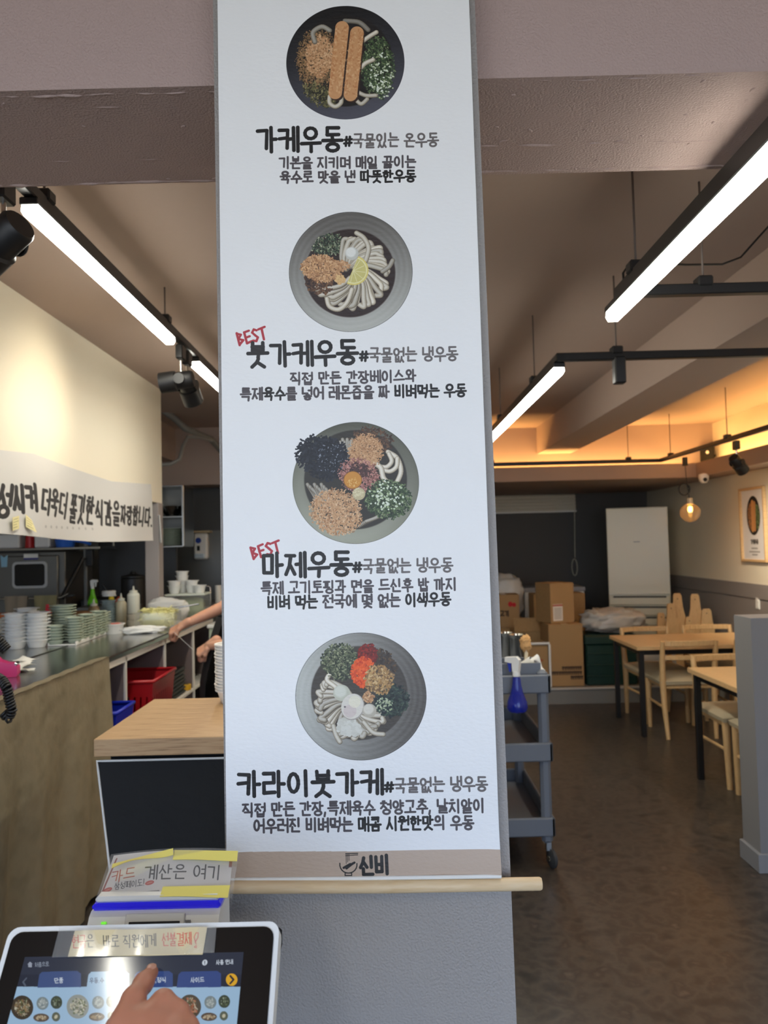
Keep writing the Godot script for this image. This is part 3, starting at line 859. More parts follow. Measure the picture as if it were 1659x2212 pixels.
func build_shell() -> void:
	structure("floor", "dark mottled brown vinyl floor", slab(P(-4.3, -0.1, 10.4), P(3.6, 0, -2.5)), M.floor)
	structure("ceiling", "mauve brown painted concrete ceiling", slab(P(-4.3, 2.78, 10.4), P(3.6, 2.9, -2.5)), M.ceiling)
	var wr := structure("wall_right", "cream wall with grey wainscot", slab(P(3.45, 0, 10.3), P(3.6, 2.78, -2.5)), M.cream)
	part(wr, "wainscot", slab(P(3.44, 0, 10.15), P(3.45, 1.0, 3.9)), M.wainscot)
	part(wr, "wainscot_rail", slab(P(3.43, 1.005, 10.15), P(3.45, 1.14, 3.9)), M.wainscot)
	structure("wall_back", "dark charcoal wall of the storage alcove", slab(P(-0.35, 0, 10.15), P(3.6, 2.78, 10.3)), M.charcoal)
	structure("wall_upper_back", "upper wall lit by the cove", slab(P(-0.2, 2.25, 8.05), P(3.45, 2.78, 8.15)), M.ceiling)
	structure("wall_left", "kitchen side wall", slab(P(-4.3, 0, 10.3), P(-4.15, 2.78, -2.5)), M.cream)
	var wk := structure("wall_kitchen", "dark grey kitchen end wall", slab(P(-4.15, 0, 8.0), P(-0.35, 2.78, 8.15)), mat(rgb(74, 74, 74), 0.6))
	part(wk, "splash_panel", slab(P(-3.2, 0.9, 7.985), P(-0.5, 1.78, 8.0)), M.dull_steel)
	structure("wall_inner", "wall between kitchen and alcove", slab(P(-0.35, 0, 8.15), P(-0.2, 2.78, 10.15)), M.charcoal)
	var wf := structure("wall_front", "shopfront wall with wide window opening", slab(P(-4.15, 0, -2.2), P(-3.6, 2.78, -2.35)), M.cream)
	part(wf, "pier", slab(P(3.0, 0, -2.2), P(3.45, 2.78, -2.35)), M.cream)
	part(wf, "lintel", slab(P(-3.6, 2.66, -2.2), P(3.0, 2.78, -2.35)), M.cream)
	for x in [-2.4, -1.2, 0.0, 1.2, 2.2]: part(wf, "mullion", slab(P(x - 0.03, 0, -2.2), P(x + 0.03, 2.66, -2.28)), M.black)
	# beams
	structure("beam_front", "rough concrete beam painted mauve brown", slab(P(-4.15, 2.456, 1.39), P(3.45, 2.78, 1.765)), M.beam)
	var bf: Node3D = get_node("beam_front")
	var lump := FastNoiseLite.new()
	lump.frequency = 9.0
	for e in [[-1.35, -0.3, 1.655, 0.003], [0.2, 1.1, 1.635, 0.0045], [0.2, 0.8, 1.75, 0.006], [-1.35, -0.3, 1.757, 0.006], [-1.3, -0.3, 1.41, 0.004], [-0.6, -0.3, 1.45, 0.003], [0.2, 1.2, 1.4, 0.003]]:
		var pts := []
		var rad := []
		var n := int((e[1] - e[0]) * 60)
		for i in n + 1:
			var x := lerpf(e[0], e[1], i / float(n))
			pts.append(P(x, 2.4575 + 0.001 * lump.get_noise_2d(x * 2.0, e[2] * 50.0), e[2] + 0.006 * lump.get_noise_2d(x, e[2] * 90.0)))
			rad.append(maxf(0.0006, e[3] * (0.55 + 1.3 * lump.get_noise_2d(x * 1.7 + 5.0, e[2] * 70.0))))
		part(bf, "plaster_ridge", tube(pts, rad, 6), M.beam)
	for i in 70:
		var x := rng.randf_range(0.2, 1.4) if i % 3 else rng.randf_range(-1.4, -0.3)
		var r := rng.randf_range(0.0015, 0.0045)
		part(bf, "plaster_bump", blob_small(), M.beam, P(x, 2.456, rng.randf_range(1.4, 1.76)), Vector3(0, rng.randf() * 6.0, 0)).scale = Vector3(r * rng.randf_range(1.0, 3.0), r * 0.6, r)
	structure("beam_side", "concrete beam running to the lit cove", slab(P(1.6, 2.5, 1.765), P(1.95, 2.78, 8.05)), M.ceiling)
	structure("beam_kitchen", "low beam over the kitchen end", slab(P(-4.15, 2.22, 7.5), P(-0.35, 2.78, 7.9)), M.ceiling)
	structure("beam_kitchen_side", "short beam over the kitchen", slab(P(-4.15, 2.45, 6.6), P(-2.05, 2.78, 7.5)), M.ceiling)
	# the low ceiling and cove over the alcove and along the side wall
	var so := structure("ceiling_soffit", "low soffit with warm cove lighting", slab(P(-0.2, 2.2, 7.85), P(3.45, 2.25, 10.15)), M.fascia)
	part(so, "fascia_board", slab(P(-0.2, 2.2, 7.82), P(3.2, 2.345, 7.85)), M.fascia)
	part(so, "side_soffit", slab(P(3.2, 2.2, 7.85), P(3.45, 2.25, 1.77)), M.fascia)
	part(so, "side_fascia_board", slab(P(3.17, 2.2, 7.85), P(3.2, 2.345, 1.77)), M.fascia)
	var pl := structure("floor_platform", "low grey step of the storage alcove", slab(P(-0.2, 0, 7.55), P(3.44, 0.15, 10.15)), M.platform)
	part(pl, "step_nosing", box(3.64, 0.02, 0.03), mat(rgb(176, 172, 165), 0.5), P(1.62, 0.147, 7.55))
	var pa := structure("wall_partition", "low grey partition beside the dining tables", slab(P(1.735, 0, 3.71), P(3.45, 1.2, 3.89)), mat(rgb(126, 124, 124), 0.6))
	part(pa, "baseboard", box(1.735, 0.09, 0.2), mat(rgb(132, 132, 134), 0.5), P(1.72 + 0.867, 0.045, 3.8))
	structure("wall_bulkhead", "cream panel hanging over the kitchen counter", slab(P(-1.73, 1.936, 1.765), P(-1.65, 2.78, 5.655)), M.cream)

func blob_small() -> ArrayMesh:
	if not cache.has("pebble"): cache.pebble = lathe([Vector2(0, -1), Vector2(0.7, -0.7), Vector2(1, 0), Vector2(0.7, 0.7), Vector2(0, 1)], 8)
	return cache.pebble
# ---------------------------------------------------------------- lamps
func area(parent: Node3D, pos: Vector3, rot: Vector3, size: Vector2, energy: float, c: Color) -> void:
	var l := AreaLight3D.new()
	l.name = "glow"
	l.area_size = size
	l.area_normalize_energy = true
	l.light_energy = energy
	l.light_color = c
	l.shadow_enabled = true
	l.set("area_range", 14.0)
	l.set("area_attenuation", 2.0)
	parent.add_child(l, true)
	l.position = pos
	l.rotation = rot
func led_bar(x: float, y: float, d0: float, d1: float, label: String) -> void:   # y is the underside of the track
	var n := d1 - d0
	var t := thing("light_bar", label, "light bar", P(x, y, (d0 + d1) / 2.0), 0.0, "straight white light bars under the ceiling tracks")
	part(t, "housing", box(0.05, 0.02, n, 0.003), M.track, Vector3(0, -0.01, 0))
	var prof := [Vector2(-0.022, 0), Vector2(-0.024, -0.02), Vector2(-0.016, -0.034), Vector2(0.016, -0.034), Vector2(0.024, -0.02), Vector2(0.022, 0)]
	part(t, "diffuser", prism(prof, n - 0.01), M.led, Vector3(0, -0.02, 0))
	for s in [-1, 1]: part(t, "end_cap", box(0.05, 0.02, 0.008, 0.002), M.track, Vector3(0, -0.014, s * n / 2.0))
	area(t, Vector3(0, -0.058, 0), Vector3(-PI / 2, 0, 0), Vector2(0.044, n - 0.02), LED * n / 1.2, LED_COLOR)
func track(label: String, runs: Array, rods: Array, y: float) -> void:
	var t := thing("ceiling_track", label, "track", P(runs[0][0], y, runs[0][1]))
	for r in runs:
		var a := P(r[0], y, r[1]) - t.position
		var b := P(r[2], y, r[3]) - t.position
		var m := box((b - a).length() + 0.036, 0.036, 0.036, 0.004)
		part(t, "track_rail", m, M.track, (a + b) / 2.0, Vector3(0, atan2(-(b - a).z, (b - a).x), 0))
	for r in rods:
		part(t, "suspension_rod", cyl(0.0038, 0.0038, 2.78 - y, 8, 0.0), M.rod, P(r[0], y, r[1]) - t.position)
		part(t, "rod_clamp", box(0.05, 0.035, 0.05, 0.005), M.track, P(r[0], y + 0.025, r[1]) - t.position)
func spotlight(pos: Vector3, aim: Vector3, label: String, energy: float, scale := 1.0) -> void:
	var t := thing("track_spotlight", label, "spotlight", pos, 0.0, "black track spotlights")
	part(t, "adapter", box(0.035, 0.07, 0.07, 0.005), M.track, Vector3(0, -0.045, 0))
	part(t, "stem", cyl(0.007, 0.007, 0.09, 10), M.chrome, Vector3(0, -0.16, 0))
	var hinge := Vector3(0, -0.18, 0)
	var dir := (aim - pos - hinge).normalized()
	var q := Basis(Quaternion(Vector3.UP, dir))
	var st := begin()
	lathe_in(st, [Vector2(0, -0.06), Vector2(0.036, -0.06), Vector2(0.042, -0.05), Vector2(0.042, 0.02), Vector2(0.05, 0.025), Vector2(0.05, 0.1), Vector2(0.044, 0.1), Vector2(0.044, 0.085), Vector2(0, 0.085)].map(func(p): return p * scale), 24, hinge, q)
	part(t, "lamp_body", done(st), M.black)
	var st2 := begin()
	lathe_in(st2, [Vector2(0.04, 0.086) * scale, Vector2(0, 0.089) * scale], 20, hinge, q)
	part(t, "lamp_lens", done(st2), mat(Color(1, 0.95, 0.85), 0.3, 0.0, {"emission_enabled": true, "emission": Color(1.0, 0.9, 0.72), "emission_energy_multiplier": 0.8}))
	var side := dir.cross(Vector3.UP).normalized()
	for s in [-1, 1]:
		var st3 := begin()
		lathe_in(st3, [Vector2(0, 0), Vector2(0.026, 0), Vector2(0.028, 0.004), Vector2(0.026, 0.008), Vector2(0, 0.008)], 16, hinge + side * s * 0.043 * scale, Basis(Quaternion(Vector3.UP, side * s)))
		part(t, "hinge_disc", done(st3), M.black)
	var l := SpotLight3D.new()
	l.name = "glow"
	l.spot_angle = 48.0
	l.spot_angle_attenuation = 1.0
	l.light_energy = energy
	l.light_color = Color(1.0, 0.95, 0.85)
	l.light_size = 0.035
	l.spot_range = 14.0
	l.spot_attenuation = 2.0
	l.shadow_enabled = true
	t.add_child(l, true)
	l.position = hinge + dir * 0.1 * scale
	l.basis = Basis.looking_at(dir, Vector3.UP if absf(dir.y) < 0.9 else Vector3.RIGHT)
func build_lights() -> void:
	track("black track along the kitchen counter", [[-0.975, 1.85, -0.975, 6.4]], [[-0.975, 2.2], [-0.975, 3.42], [-0.975, 5.4]], 2.61)
	led_bar(-0.975, 2.592, 2.1, 3.5, "white light bar beside the concrete beam over the kitchen counter")
	led_bar(-0.975, 2.592, 3.95, 5.15, "white light bar past the paired spotlights over the kitchen counter")
	track("black track over the ordering kiosk", [[-0.86, -1.6, -0.86, 0.1]], [[-0.86, -1.4], [-0.86, -0.1]], 2.61)
	led_bar(-0.86, 2.592, -1.4, -0.18, "white light bar over the ordering kiosk")
	track("black track bent under the concrete beam above the aisle", [[0.795, 1.3, 0.795, 2.52], [0.795, 2.52, 3.1, 2.52]], [[0.795, 2.36], [1.07, 2.52], [2.2, 2.52]], 2.415)
	led_bar(0.795, 2.397, 1.42, 2.62, "white light bar passing under the concrete beam above the aisle")
	track("black track bent above the dining aisle", [[0.795, 6.0, 0.795, 3.42], [0.795, 3.42, 3.1, 3.42]], [[0.795, 4.0], [0.795, 5.2], [1.05, 3.42], [2.3, 3.42]], 2.415)
	led_bar(0.795, 2.397, 3.43, 4.63, "white light bar starting at the track corner above the aisle")
	led_bar(0.795, 2.397, 4.64, 5.84, "white light bar deeper along the aisle track")
	led_bar(2.6, 2.397, 3.44, 4.64, "added unseen white light bar over the table beside the partition")  # added out of view to brighten tables, chairs and refrigerator
	track("black track along the glowing cove", [[-0.1, 7.62, 2.74, 7.62], [2.74, 7.62, 2.72, 4.0]], [[1.06, 7.62], [2.42, 7.62], [2.74, 7.35], [2.73, 6.1], [2.72, 4.6]], 2.36)
	var ad := solo("track_adapter", "small black power feed on the aisle track corner", "adapter", box(0.05, 0.12, 0.05, 0.005), M.track, P(1.06, 2.35, 3.42))
	ad.set_meta("group", "track feeds")
	spotlight(P(-0.975, 2.592, 3.68), P(-1.66, 2.33, 3.66), "black spotlight turned to the cream panel", SPOT)
	spotlight(P(-0.975, 2.592, 3.80), P(-0.7, 1.0, 5.0), "black spotlight turned down beside the cream panel spotlight", SPOT)
	spotlight(P(-0.975, 2.592, 1.96), P(-2.2, 1.75, 2.5), "large black spotlight beside the concrete beam", SPOT, 1.12)
	spotlight(P(2.73, 2.342, 5.95), P(3.4, 1.5, 6.4), "black spotlight above the framed poster", SPOT * 8.0)
	# the cove: warm strips lying in the trough
	var warm := Color(1.0, 0.76, 0.45)
	var strip := mat(Color(1, 0.9, 0.7), 0.5, 0.0, {"emission_enabled": true, "emission": warm, "emission_energy_multiplier": 4.0})
	var t := thing("cove_strip", "warm light strip lying in the alcove cove", "light strip", P(1.5, 2.26, 7.95), 0.0, "warm cove strips")
	part(t, "light_strip", box(3.3, 0.012, 0.02, 0.002), strip)
	area(t, Vector3(0, 0.02, 0), Vector3(PI / 2, 0, 0), Vector2(3.3, 0.03), COVE * 3.3, warm)
	t = thing("cove_strip", "warm light strip lying in the side wall cove", "light strip", P(3.3, 2.26, 4.9), 0.0, "warm cove strips")
	part(t, "light_strip", box(0.02, 0.012, 5.8, 0.002), strip)
	area(t, Vector3(0, 0.02, 0), Vector3(PI / 2, 0, 0), Vector2(0.03, 5.8), COVE * 5.8, warm)
	# thin cable sagging between the tracks
	solo("power_cable", "thin black cable looping from the aisle track to the ceiling", "cable", tube([at(1350, 640, 2.5), at(1346, 590, 2.5), at(1362, 566, 2.5), at(1400, 566, 2.52), at(1480, 572, 2.6), at(1560, 571, 2.7), at(1600, 556, 2.75), at(1659, 490, 2.75), at(1720, 440, 2.75)], 0.004, 6), M.track)
	# conduit over the kitchen
	var con := thing("conduit", "grey conduit bending along the kitchen ceiling", "conduit", at(350, 885, 6.6))
	var o := con.position
	part(con, "pipe", tube([at(335, 875, 6.6) - o, at(372, 900, 6.65) - o, at(400, 925, 6.75) - o, at(430, 938, 6.9) - o, at(455, 948, 7.1) - o, at(480, 975, 7.2) - o], 0.03, 10), mat(rgb(120, 118, 112), 0.5))
	part(con, "branch_pipe", tube([at(340, 1004, 6.6) - o, at(370, 1002, 6.62) - o, at(388, 992, 6.65) - o, at(395, 965, 6.7) - o, at(405, 944, 6.8) - o, at(430, 944, 6.9) - o, at(458, 952, 7.1) - o], 0.016, 10), mat(rgb(140, 138, 132), 0.5))

# ---------------------------------------------------------------- column and banner
func build_column() -> void:
	var c := structure("column", "grey painted column carrying the menu banner", hull([P(-0.287, 0, 1.32), P(0.206, 0, 1.32), P(0.206, 0, 1.72), P(-0.287, 0, 1.72)], [P(-0.284, 2.78, 1.32), P(0.176, 2.78, 1.32), P(0.176, 2.78, 1.72), P(-0.284, 2.78, 1.72)]), M.column)
	c.set_meta("category", "column")
	var D := 1.302
	var split := at(780, 886, D).y
	var top_y := 2.66
	var low_y := at(780, 1893, D).y
	var ft := Frame.new(P(-0.285, top_y, D), Vector3.RIGHT, Vector3.DOWN, 0.47, top_y - split)
	var fl := Frame.new(P(-0.285, split, D), Vector3.RIGHT, Vector3.DOWN, 0.47, split - low_y)
	var paper := rgb(238, 238, 236)
	var ct := Canvas.new(1024, 1840, paper)
	var cl := Canvas.new(1024, 1760, paper)
	for e in [[ct, ft], [cl, fl]]:
		e[0].host = self
		e[0].fr = e[1]
		e[0].s = 1.72
	cl.poly([v2(440, 1839), v2(780, 1837), v2(1120, 1829), v2(1120, 1930), v2(440, 1930)], rgb(190, 168, 148))
	paint_bowls(ct, cl)
	paint_words(ct, cl)
	var wall := FastNoiseLite.new()
	wall.frequency = 3.0
	var f := func(u: float, y: float) -> Vector3:
		var t := (2.47 - y) / 1.42
		var x := lerpf(lerpf(-0.272, -0.279, t), lerpf(0.166, 0.175, t), u)
		var edge := 0.004 * pow(absf(u * 2 - 1), 8.0) + 0.0015 * wall.get_noise_2d(u * 1.3, y * 3.0)
		var curl := 0.012 * exp(-pow((y - low_y) / 0.05, 2.0)) * (0.4 + 0.6 * u)
		return Vector3(x, y, -D + edge + curl)
	var bump := noise_tex(0.06, 51, [], 3)
	bump.height = 1840
	var mt := relief(print_mat(ct.image(), 0.5), bump, 0.03)
	var ml := relief(print_mat(cl.image(), 0.5), bump, 0.04)
	var b := thing("menu_banner", "long white hanging banner with four bowls of noodles on the grey column", "banner", P(-0.05, low_y, D))
	for e in [["print_sheet", mt, top_y, split, ft], ["print_sheet", ml, split, low_y, fl]]:
		var fr: Frame = e[4]
		var o := Frame.new(fr.o - b.position, fr.u, fr.v, fr.su, fr.sv)
		part(b, e[0], sheet(24, 60, func(u, v): return f.call(u, lerpf(e[2], e[3], v)) - b.position, 0.0012, o), e[1])
	part(b, "bottom_hem", tube([at(492, 1900, 1.296) - b.position, at(780, 1897, 1.294) - b.position, at(1083, 1893, 1.288) - b.position], 0.0035, 8), M.paper)
	part(b, "dowel", tube([at(488, 1916, 1.292) - b.position, at(830, 1915, 1.292) - b.position, at(1166, 1909, 1.292) - b.position, at(1170, 1909, 1.292) - b.position], [0.0105, 0.0105, 0.0105, 0.009], 20), M.dowel)

# ---------------------------------------------------------------- kiosk, card reader, notes and the pointing hand
func build_kiosk() -> void:
	var tl := at(22, 2003, 0.88)
	var right := Vector3(1, 0, 0)
	var down := Vector3(0, -sin(deg_to_rad(50)), cos(deg_to_rad(50)))
	var nrm := -right.cross(down)   # out of the screen
	if nrm.y < 0: nrm = -nrm
	var W := 0.303
	var H := 0.225
	var tilt := Basis(right, -down, nrm)   # x right, y up the screen, z out
	# the stand that carries kiosk and reader
	var tb := thing("narrow_table", "narrow dark stand under the ordering kiosk", "stand", P(-0.31, 0, 0.95))
	part(tb, "table_top", box(0.26, 0.03, 0.58, 0.004), M.matte_black, Vector3(0, 0.985, -0.0))
	for e in [[-1, -1], [1, -1], [-1, 1], [1, 1]]: part(tb, "leg", box(0.03, 0.97, 0.03), M.matte_black, Vector3(e[0] * 0.1, 0.485, e[1] * 0.25))
	var k := thing("ordering_kiosk", "white framed touch screen kiosk tilted back on its stand", "kiosk", tl + right * W / 2 + down * H)
	var mid := tl + right * W / 2 + down * H / 2 - k.position
	var st := begin()
	var outline := []
	for c in [[1, 1], [-1, 1], [-1, -1], [1, -1]]:
		for i in 6:
			var a: float = PI / 2 * i / 5.0 + {"11": 0.0, "-11": PI / 2, "-1-1": PI, "1-1": PI * 1.5}["%d%d" % c]
			outline.append(Vector2(c[0] * (W / 2 - 0.012), c[1] * (H / 2 - 0.012)) + Vector2.from_angle(a) * 0.012)
	var shell := prism(outline, 0.024)
	st.append_from(shell, 0, Transform3D(tilt, mid - nrm * 0.012))
	part(k, "case", st.commit(), M.white)
	var gl := prism(outline.map(func(p): return p * Vector2((W - 0.011) / W, (H - 0.011) / H)), 0.0015)
	var bez := part(k, "bezel_glass", gl, mat(rgb(14, 14, 15), 0.08), mid + nrm * 0.0006)
	bez.basis = tilt
	# the lit picture
	var s0 := on_plane(55, 2068, tl, nrm)
	var s1 := on_plane(526, 2066, tl, nrm)
	var sw := (s1 - s0).x
	var fr := Frame.new(s0, right, down, sw, 0.15)
	var cv := Canvas.new(1024, int(1024 * 0.15 / sw), rgb(40, 48, 66))
	cv.host = self
	cv.fr = fr
	cv.s = 1024.0 / 470.0
	paint_screen(cv)
	var im := cv.image()
	var sm := mat(Color.BLACK, 0.09, 0.0, {"emission_enabled": true, "emission": Color.BLACK, "emission_energy_multiplier": 0.36})
	sm.emission_texture = ImageTexture.create_from_image(im)
	sm.texture_repeat = false
	var o2 := Frame.new(s0 + nrm * 0.0016 - k.position, right, down, sw, 0.15)
	part(k, "screen", sheet(1, 1, func(u, v): return o2.o + right * u * sw + down * v * 0.15, 0.0003, o2), sm)
	part(k, "neck", box(0.12, 0.14, 0.05, 0.008), M.white, Vector3(0, 0.03, -0.07))
	part(k, "foot_plate", box(0.2, 0.012, 0.17, 0.004), M.white, Vector3(0, 1.006 - k.position.y, -0.05))
	# the handwritten strip taped over the top edge
	var q := [[162, 2011, 0.003], [448, 2003, 0.003], [438, 2063, 0.002], [147, 2067, 0.002]].map(func(e): return on_plane(e[0], e[1], tl + nrm * (e[2] + 0.001), nrm))
	var nf := Frame.new(q[0] + right * minf(0.0, (q[3] - q[0]).x), right, down, (q[1] - q[3]).x, (q[3] - q[0]).length() * 1.05)
	var nc := Canvas.new(900, 200, rgb(206, 188, 144))
	nc.host = self
	nc.fr = nf
	nc.s = 3.0
	var pen_red := rgb(196, 62, 44)
	var pen := rgb(46, 42, 40)
	write(nc, [["현금", pen_red], ["은", pen]], v2(155, 2034), v2(204, 2033), 28, 1.0, 0.04)
	write(nc, [["바로", pen], [" 직원에게", pen]], v2(222, 2034), v2(338, 2031), 27, 1.0, 0.04)
	write(nc, [["선불결제", pen_red]], v2(349, 2030), v2(415, 2028), 28, 1.0, 0.04)
	nc.line([v2(424, 2040), v2(420, 2025), v2(424, 2016), v2(429, 2016), v2(428, 2026), v2(422, 2036)], 0.9, pen_red)
	nc.line([v2(424, 2043), v2(420, 2046), v2(424, 2048), v2(425, 2044)], 0.8, pen_red)
	var no := thing("taped_note", "cream handwritten strip in red and black taped on the kiosk top edge", "note", q[0])
	var nq := q.map(func(p): return p - no.position)
	var nf2 := Frame.new(nf.o - no.position, nf.u, nf.v, nf.su, nf.sv)
	part(no, "paper_strip", sheet(10, 3, func(u, v): return nq[0].lerp(nq[1], u).lerp(nq[3].lerp(nq[2], u), v) + nrm * (0.0008 + 0.0012 * sin(u * 9.0)), 0.0004, nf2), print_mat(nc.image(), 0.35))
	var qt := [[128, 2005], [468, 2000], [463, 2058], [112, 2068]].map(func(e): return on_plane(e[0], e[1], tl + nrm * 0.0058, nrm) - no.position)
	part(no, "clear_tape", sheet(10, 2, func(u, v): return qt[0].lerp(qt[1], u).lerp(qt[3].lerp(qt[2], u), v) + nrm * 0.0008 * sin(u * 14.0), 0.0002), M.clear)
	build_reader()
	build_hand(tl, nrm)
func paint_screen(cv: Canvas) -> void:
	var pale := rgb(214, 224, 236)
	cv.rect(20, 2020, 700, 2106, rgb(48, 56, 74))
	cv.rect(0, 2132, 700, 2240, rgb(164, 198, 228))
	for t in [[84, 176, rgb(66, 88, 138)], [190, 280, rgb(164, 198, 228)], [290, 374, rgb(58, 82, 140)], [384, 478, rgb(58, 80, 140)]]:
		cv.poly([v2(t[0] - 2, 2134), v2(t[0] + 2, 2106), v2(t[0] + 8, 2100), v2(t[1] - 8, 2098), v2(t[1], 2104), v2(t[1], 2133)], t[2])
	write(cv, [["단품", pale]], v2(118, 2119), v2(138, 2118), 11, 0.7)
	write(cv, [["우동.수", rgb(90, 110, 140)]], v2(194, 2119), v2(226, 2118), 11, 0.7)
	write(cv, [["트,정식", pale]], v2(326, 2118), v2(360, 2117), 11, 0.7)
	write(cv, [["사이드", pale]], v2(412, 2118), v2(442, 2117), 11, 0.7)
	write(cv, [["처음으로", rgb(150, 160, 176)]], v2(76, 2085), v2(107, 2083), 10, 0.6)
	cv.poly([v2(60, 2084), v2(66, 2078), v2(72, 2083), v2(70, 2083), v2(70, 2090), v2(62, 2090), v2(62, 2084)], rgb(160, 168, 184))
	write(cv, [["사용 안내", pale]], v2(467, 2080), v2(504, 2078), 10, 0.7)
	cv.dot(v2(443, 2080), 5.6, pale)
	cv.line([v2(443, 2077), v2(443, 2081)], 0.8, rgb(40, 48, 66))
	cv.dot(v2(443, 2083.5), 0.8, rgb(40, 48, 66))
	cv.oval(v2(501, 2117), 12.5, 13.5, rgb(236, 180, 50))
	cv.line([v2(498, 2109), v2(505, 2117), v2(498, 2125)], 1.8, rgb(50, 50, 60))
	cv.line([v2(58, 2114), v2(51, 2122), v2(56, 2130)], 1.6, rgb(90, 100, 118))
	for c in [[49, 2177, rgb(66, 58, 48), rgb(150, 120, 84)], [169, 2175, rgb(150, 156, 152), rgb(206, 206, 190)], [290, 2175, rgb(90, 90, 84), rgb(190, 180, 150)], [411, 2175, rgb(86, 78, 68), rgb(190, 110, 80)]]:
		cv.oval(v2(c[0], c[1]), 24, 26, c[2])
		strew(cv, v2(c[0], c[1]), 17, 18, 0, 160, v2(0.6, 1.6), 3, [c[3], c[3].darkened(0.4), rgb(196, 190, 170), rgb(80, 96, 66)])
		cv.oval(v2(c[0] + 44, c[1] - 9), 13, 14, rgb(128, 142, 146))
		strew(cv, v2(c[0] + 44, c[1] - 9), 8, 9, 0, 40, v2(0.6, 1.6), 2, [rgb(190, 198, 196), rgb(150, 160, 160)])
		cv.oval(v2(c[0] + 74, c[1] - 11), 12.5, 14, rgb(66, 78, 66))
		strew(cv, v2(c[0] + 74, c[1] - 11), 8, 9, 0, 40, v2(0.6, 1.6), 2, [rgb(150, 160, 140), rgb(96, 110, 80), rgb(40, 50, 40)])
		cv.oval(v2(c[0] + 41, c[1] + 22), 17, 9, rgb(96, 84, 74))
		strew(cv, v2(c[0] + 41, c[1] + 22), 12, 4, 0, 30, v2(0.8, 1.6), 2, [rgb(190, 176, 150), rgb(150, 130, 100)])
		cv.oval(v2(c[0] + 73, c[1] + 20), 9, 10, rgb(96, 104, 90))
		cv.dot(v2(c[0] + 73, c[1] + 20), 3.5, rgb(200, 196, 170))
func build_reader() -> void:
	var base := P(-0.315, 1.0, 1.0)
	var t := thing("card_reader", "white card reader with a blue light band behind the kiosk", "card reader", base)
	var fr0 := at(196, 1970, 1.0)
	var fr1 := at(476, 1966, 1.0)
	var wd := fr1.x - fr0.x
	var mx := (fr0.x + fr1.x) / 2.0 - base.x
	var y0 := fr0.y - base.y
	# seen from the side: sloping card face, blue gap, upper lid
	var low := [Vector2(0.034, 0), Vector2(0.036, 0.008), Vector2(0.03, y0 - 0.045), Vector2(0.012, y0 - 0.012), Vector2(0.006, y0 - 0.004), Vector2(-0.002, y0), Vector2(-0.05, y0), Vector2(-0.055, y0 - 0.005), Vector2(-0.055, 0)]
	var turn := Vector3(0, -PI / 2, 0)   # outline x points to the viewer
	part(t, "lower_body", prism(low, wd), M.white, Vector3(mx, 0, 0.0), turn)
	part(t, "blue_band", box(wd - 0.001, 0.0085, 0.05, 0.003), mat(rgb(36, 34, 190), 0.2, 0.0, {"emission_enabled": true, "emission": rgb(30, 20, 200), "emission_energy_multiplier": 0.2}), Vector3(mx, y0 + 0.0042, -0.0255))
	part(t, "lid", box(wd - 0.006, 0.008, 0.02, 0.003), M.white, Vector3(mx + 0.001, y0 + 0.0124, -0.013))
	var tip := atan2(0.033, 0.018)
	var on := func(px: float, py: float) -> Vector3: return on_plane(px, py, base + Vector3(0, y0 - 0.012, 0.0127), Vector3(0, sin(tip * 0.32), cos(tip * 0.32))) - base
	part(t, "card_slot_plate", box(0.075, 0.02, 0.003, 0.001), mat(rgb(206, 205, 200), 0.4), on.call(334, 1992), Vector3(-0.5, 0, 0))
	part(t, "card_slot", box(0.064, 0.0035, 0.003, 0.0005), M.matte_black, on.call(334, 1994) + Vector3(0, 0.0008, 0.0016), Vector3(-0.5, 0, 0))
	var lamp := part(t, "status_lamp", box(0.007, 0.003, 0.002, 0.0008), mat(rgb(110, 190, 50), 0.3, 0.0, {"emission_enabled": true, "emission": rgb(90, 200, 40), "emission_energy_multiplier": 0.5}), on.call(224, 1994), Vector3(-0.5, 0, 0))
	lamp.set_meta("label", "small green status lamp")
	var mark := begin()
	for i in 4: box_in(mark, on.call(401 + i * 3.4, 1992), Vector3(0.0006, 0.006, 0.001), 0.0)
	for i in 2: box_in(mark, on.call(406, 1989 + i * 4.0), Vector3(0.0066, 0.0006, 0.001), 0.0)
	part(t, "card_symbol", done(mark), mat(rgb(120, 120, 120), 0.5))
	# the laminated sign leaning on the reader
	var c := [at(246, 1848, 1.085), at(504, 1840, 1.085), at(494, 1938, 1.012), at(212, 1944, 1.012)]
	var u: Vector3 = (c[1] - c[0]).normalized()
	var n: Vector3 = (c[3] - c[0]).cross(c[1] - c[0]).normalized()
	if n.y < 0: n = -n
	var v: Vector3 = u.cross(n).normalized()
	if v.dot(c[3] - c[0]) < 0: v = -v
	var sz: Vector2 = Vector2((c[1] - c[3]).dot(u), (c[3] - c[0]).dot(v) * 1.05)
	var org: Vector3 = c[0] + u * minf(0, (c[3] - c[0]).dot(u))
	var fr := Frame.new(org, u, v, sz.x + 0.004, sz.y)
	var cv := Canvas.new(1000, 400, rgb(226, 220, 212))
	cv.host = self
	cv.fr = fr
	cv.s = 3.3
	var pen_red := rgb(178, 52, 48)
	write(cv, [["카드", pen_red]], v2(240, 1895), v2(294, 1890), 26, 1.3, 0.03, 0.25)
	write(cv, [["계산은 여기", rgb(40, 38, 38)]], v2(312, 1891), v2(478, 1886), 30, 1.7, 0.01, 0.12)
	write(cv, [["삼성페이도!", rgb(46, 46, 48)]], v2(247, 1916), v2(314, 1911), 15, 0.75, 0.04, 0.15)
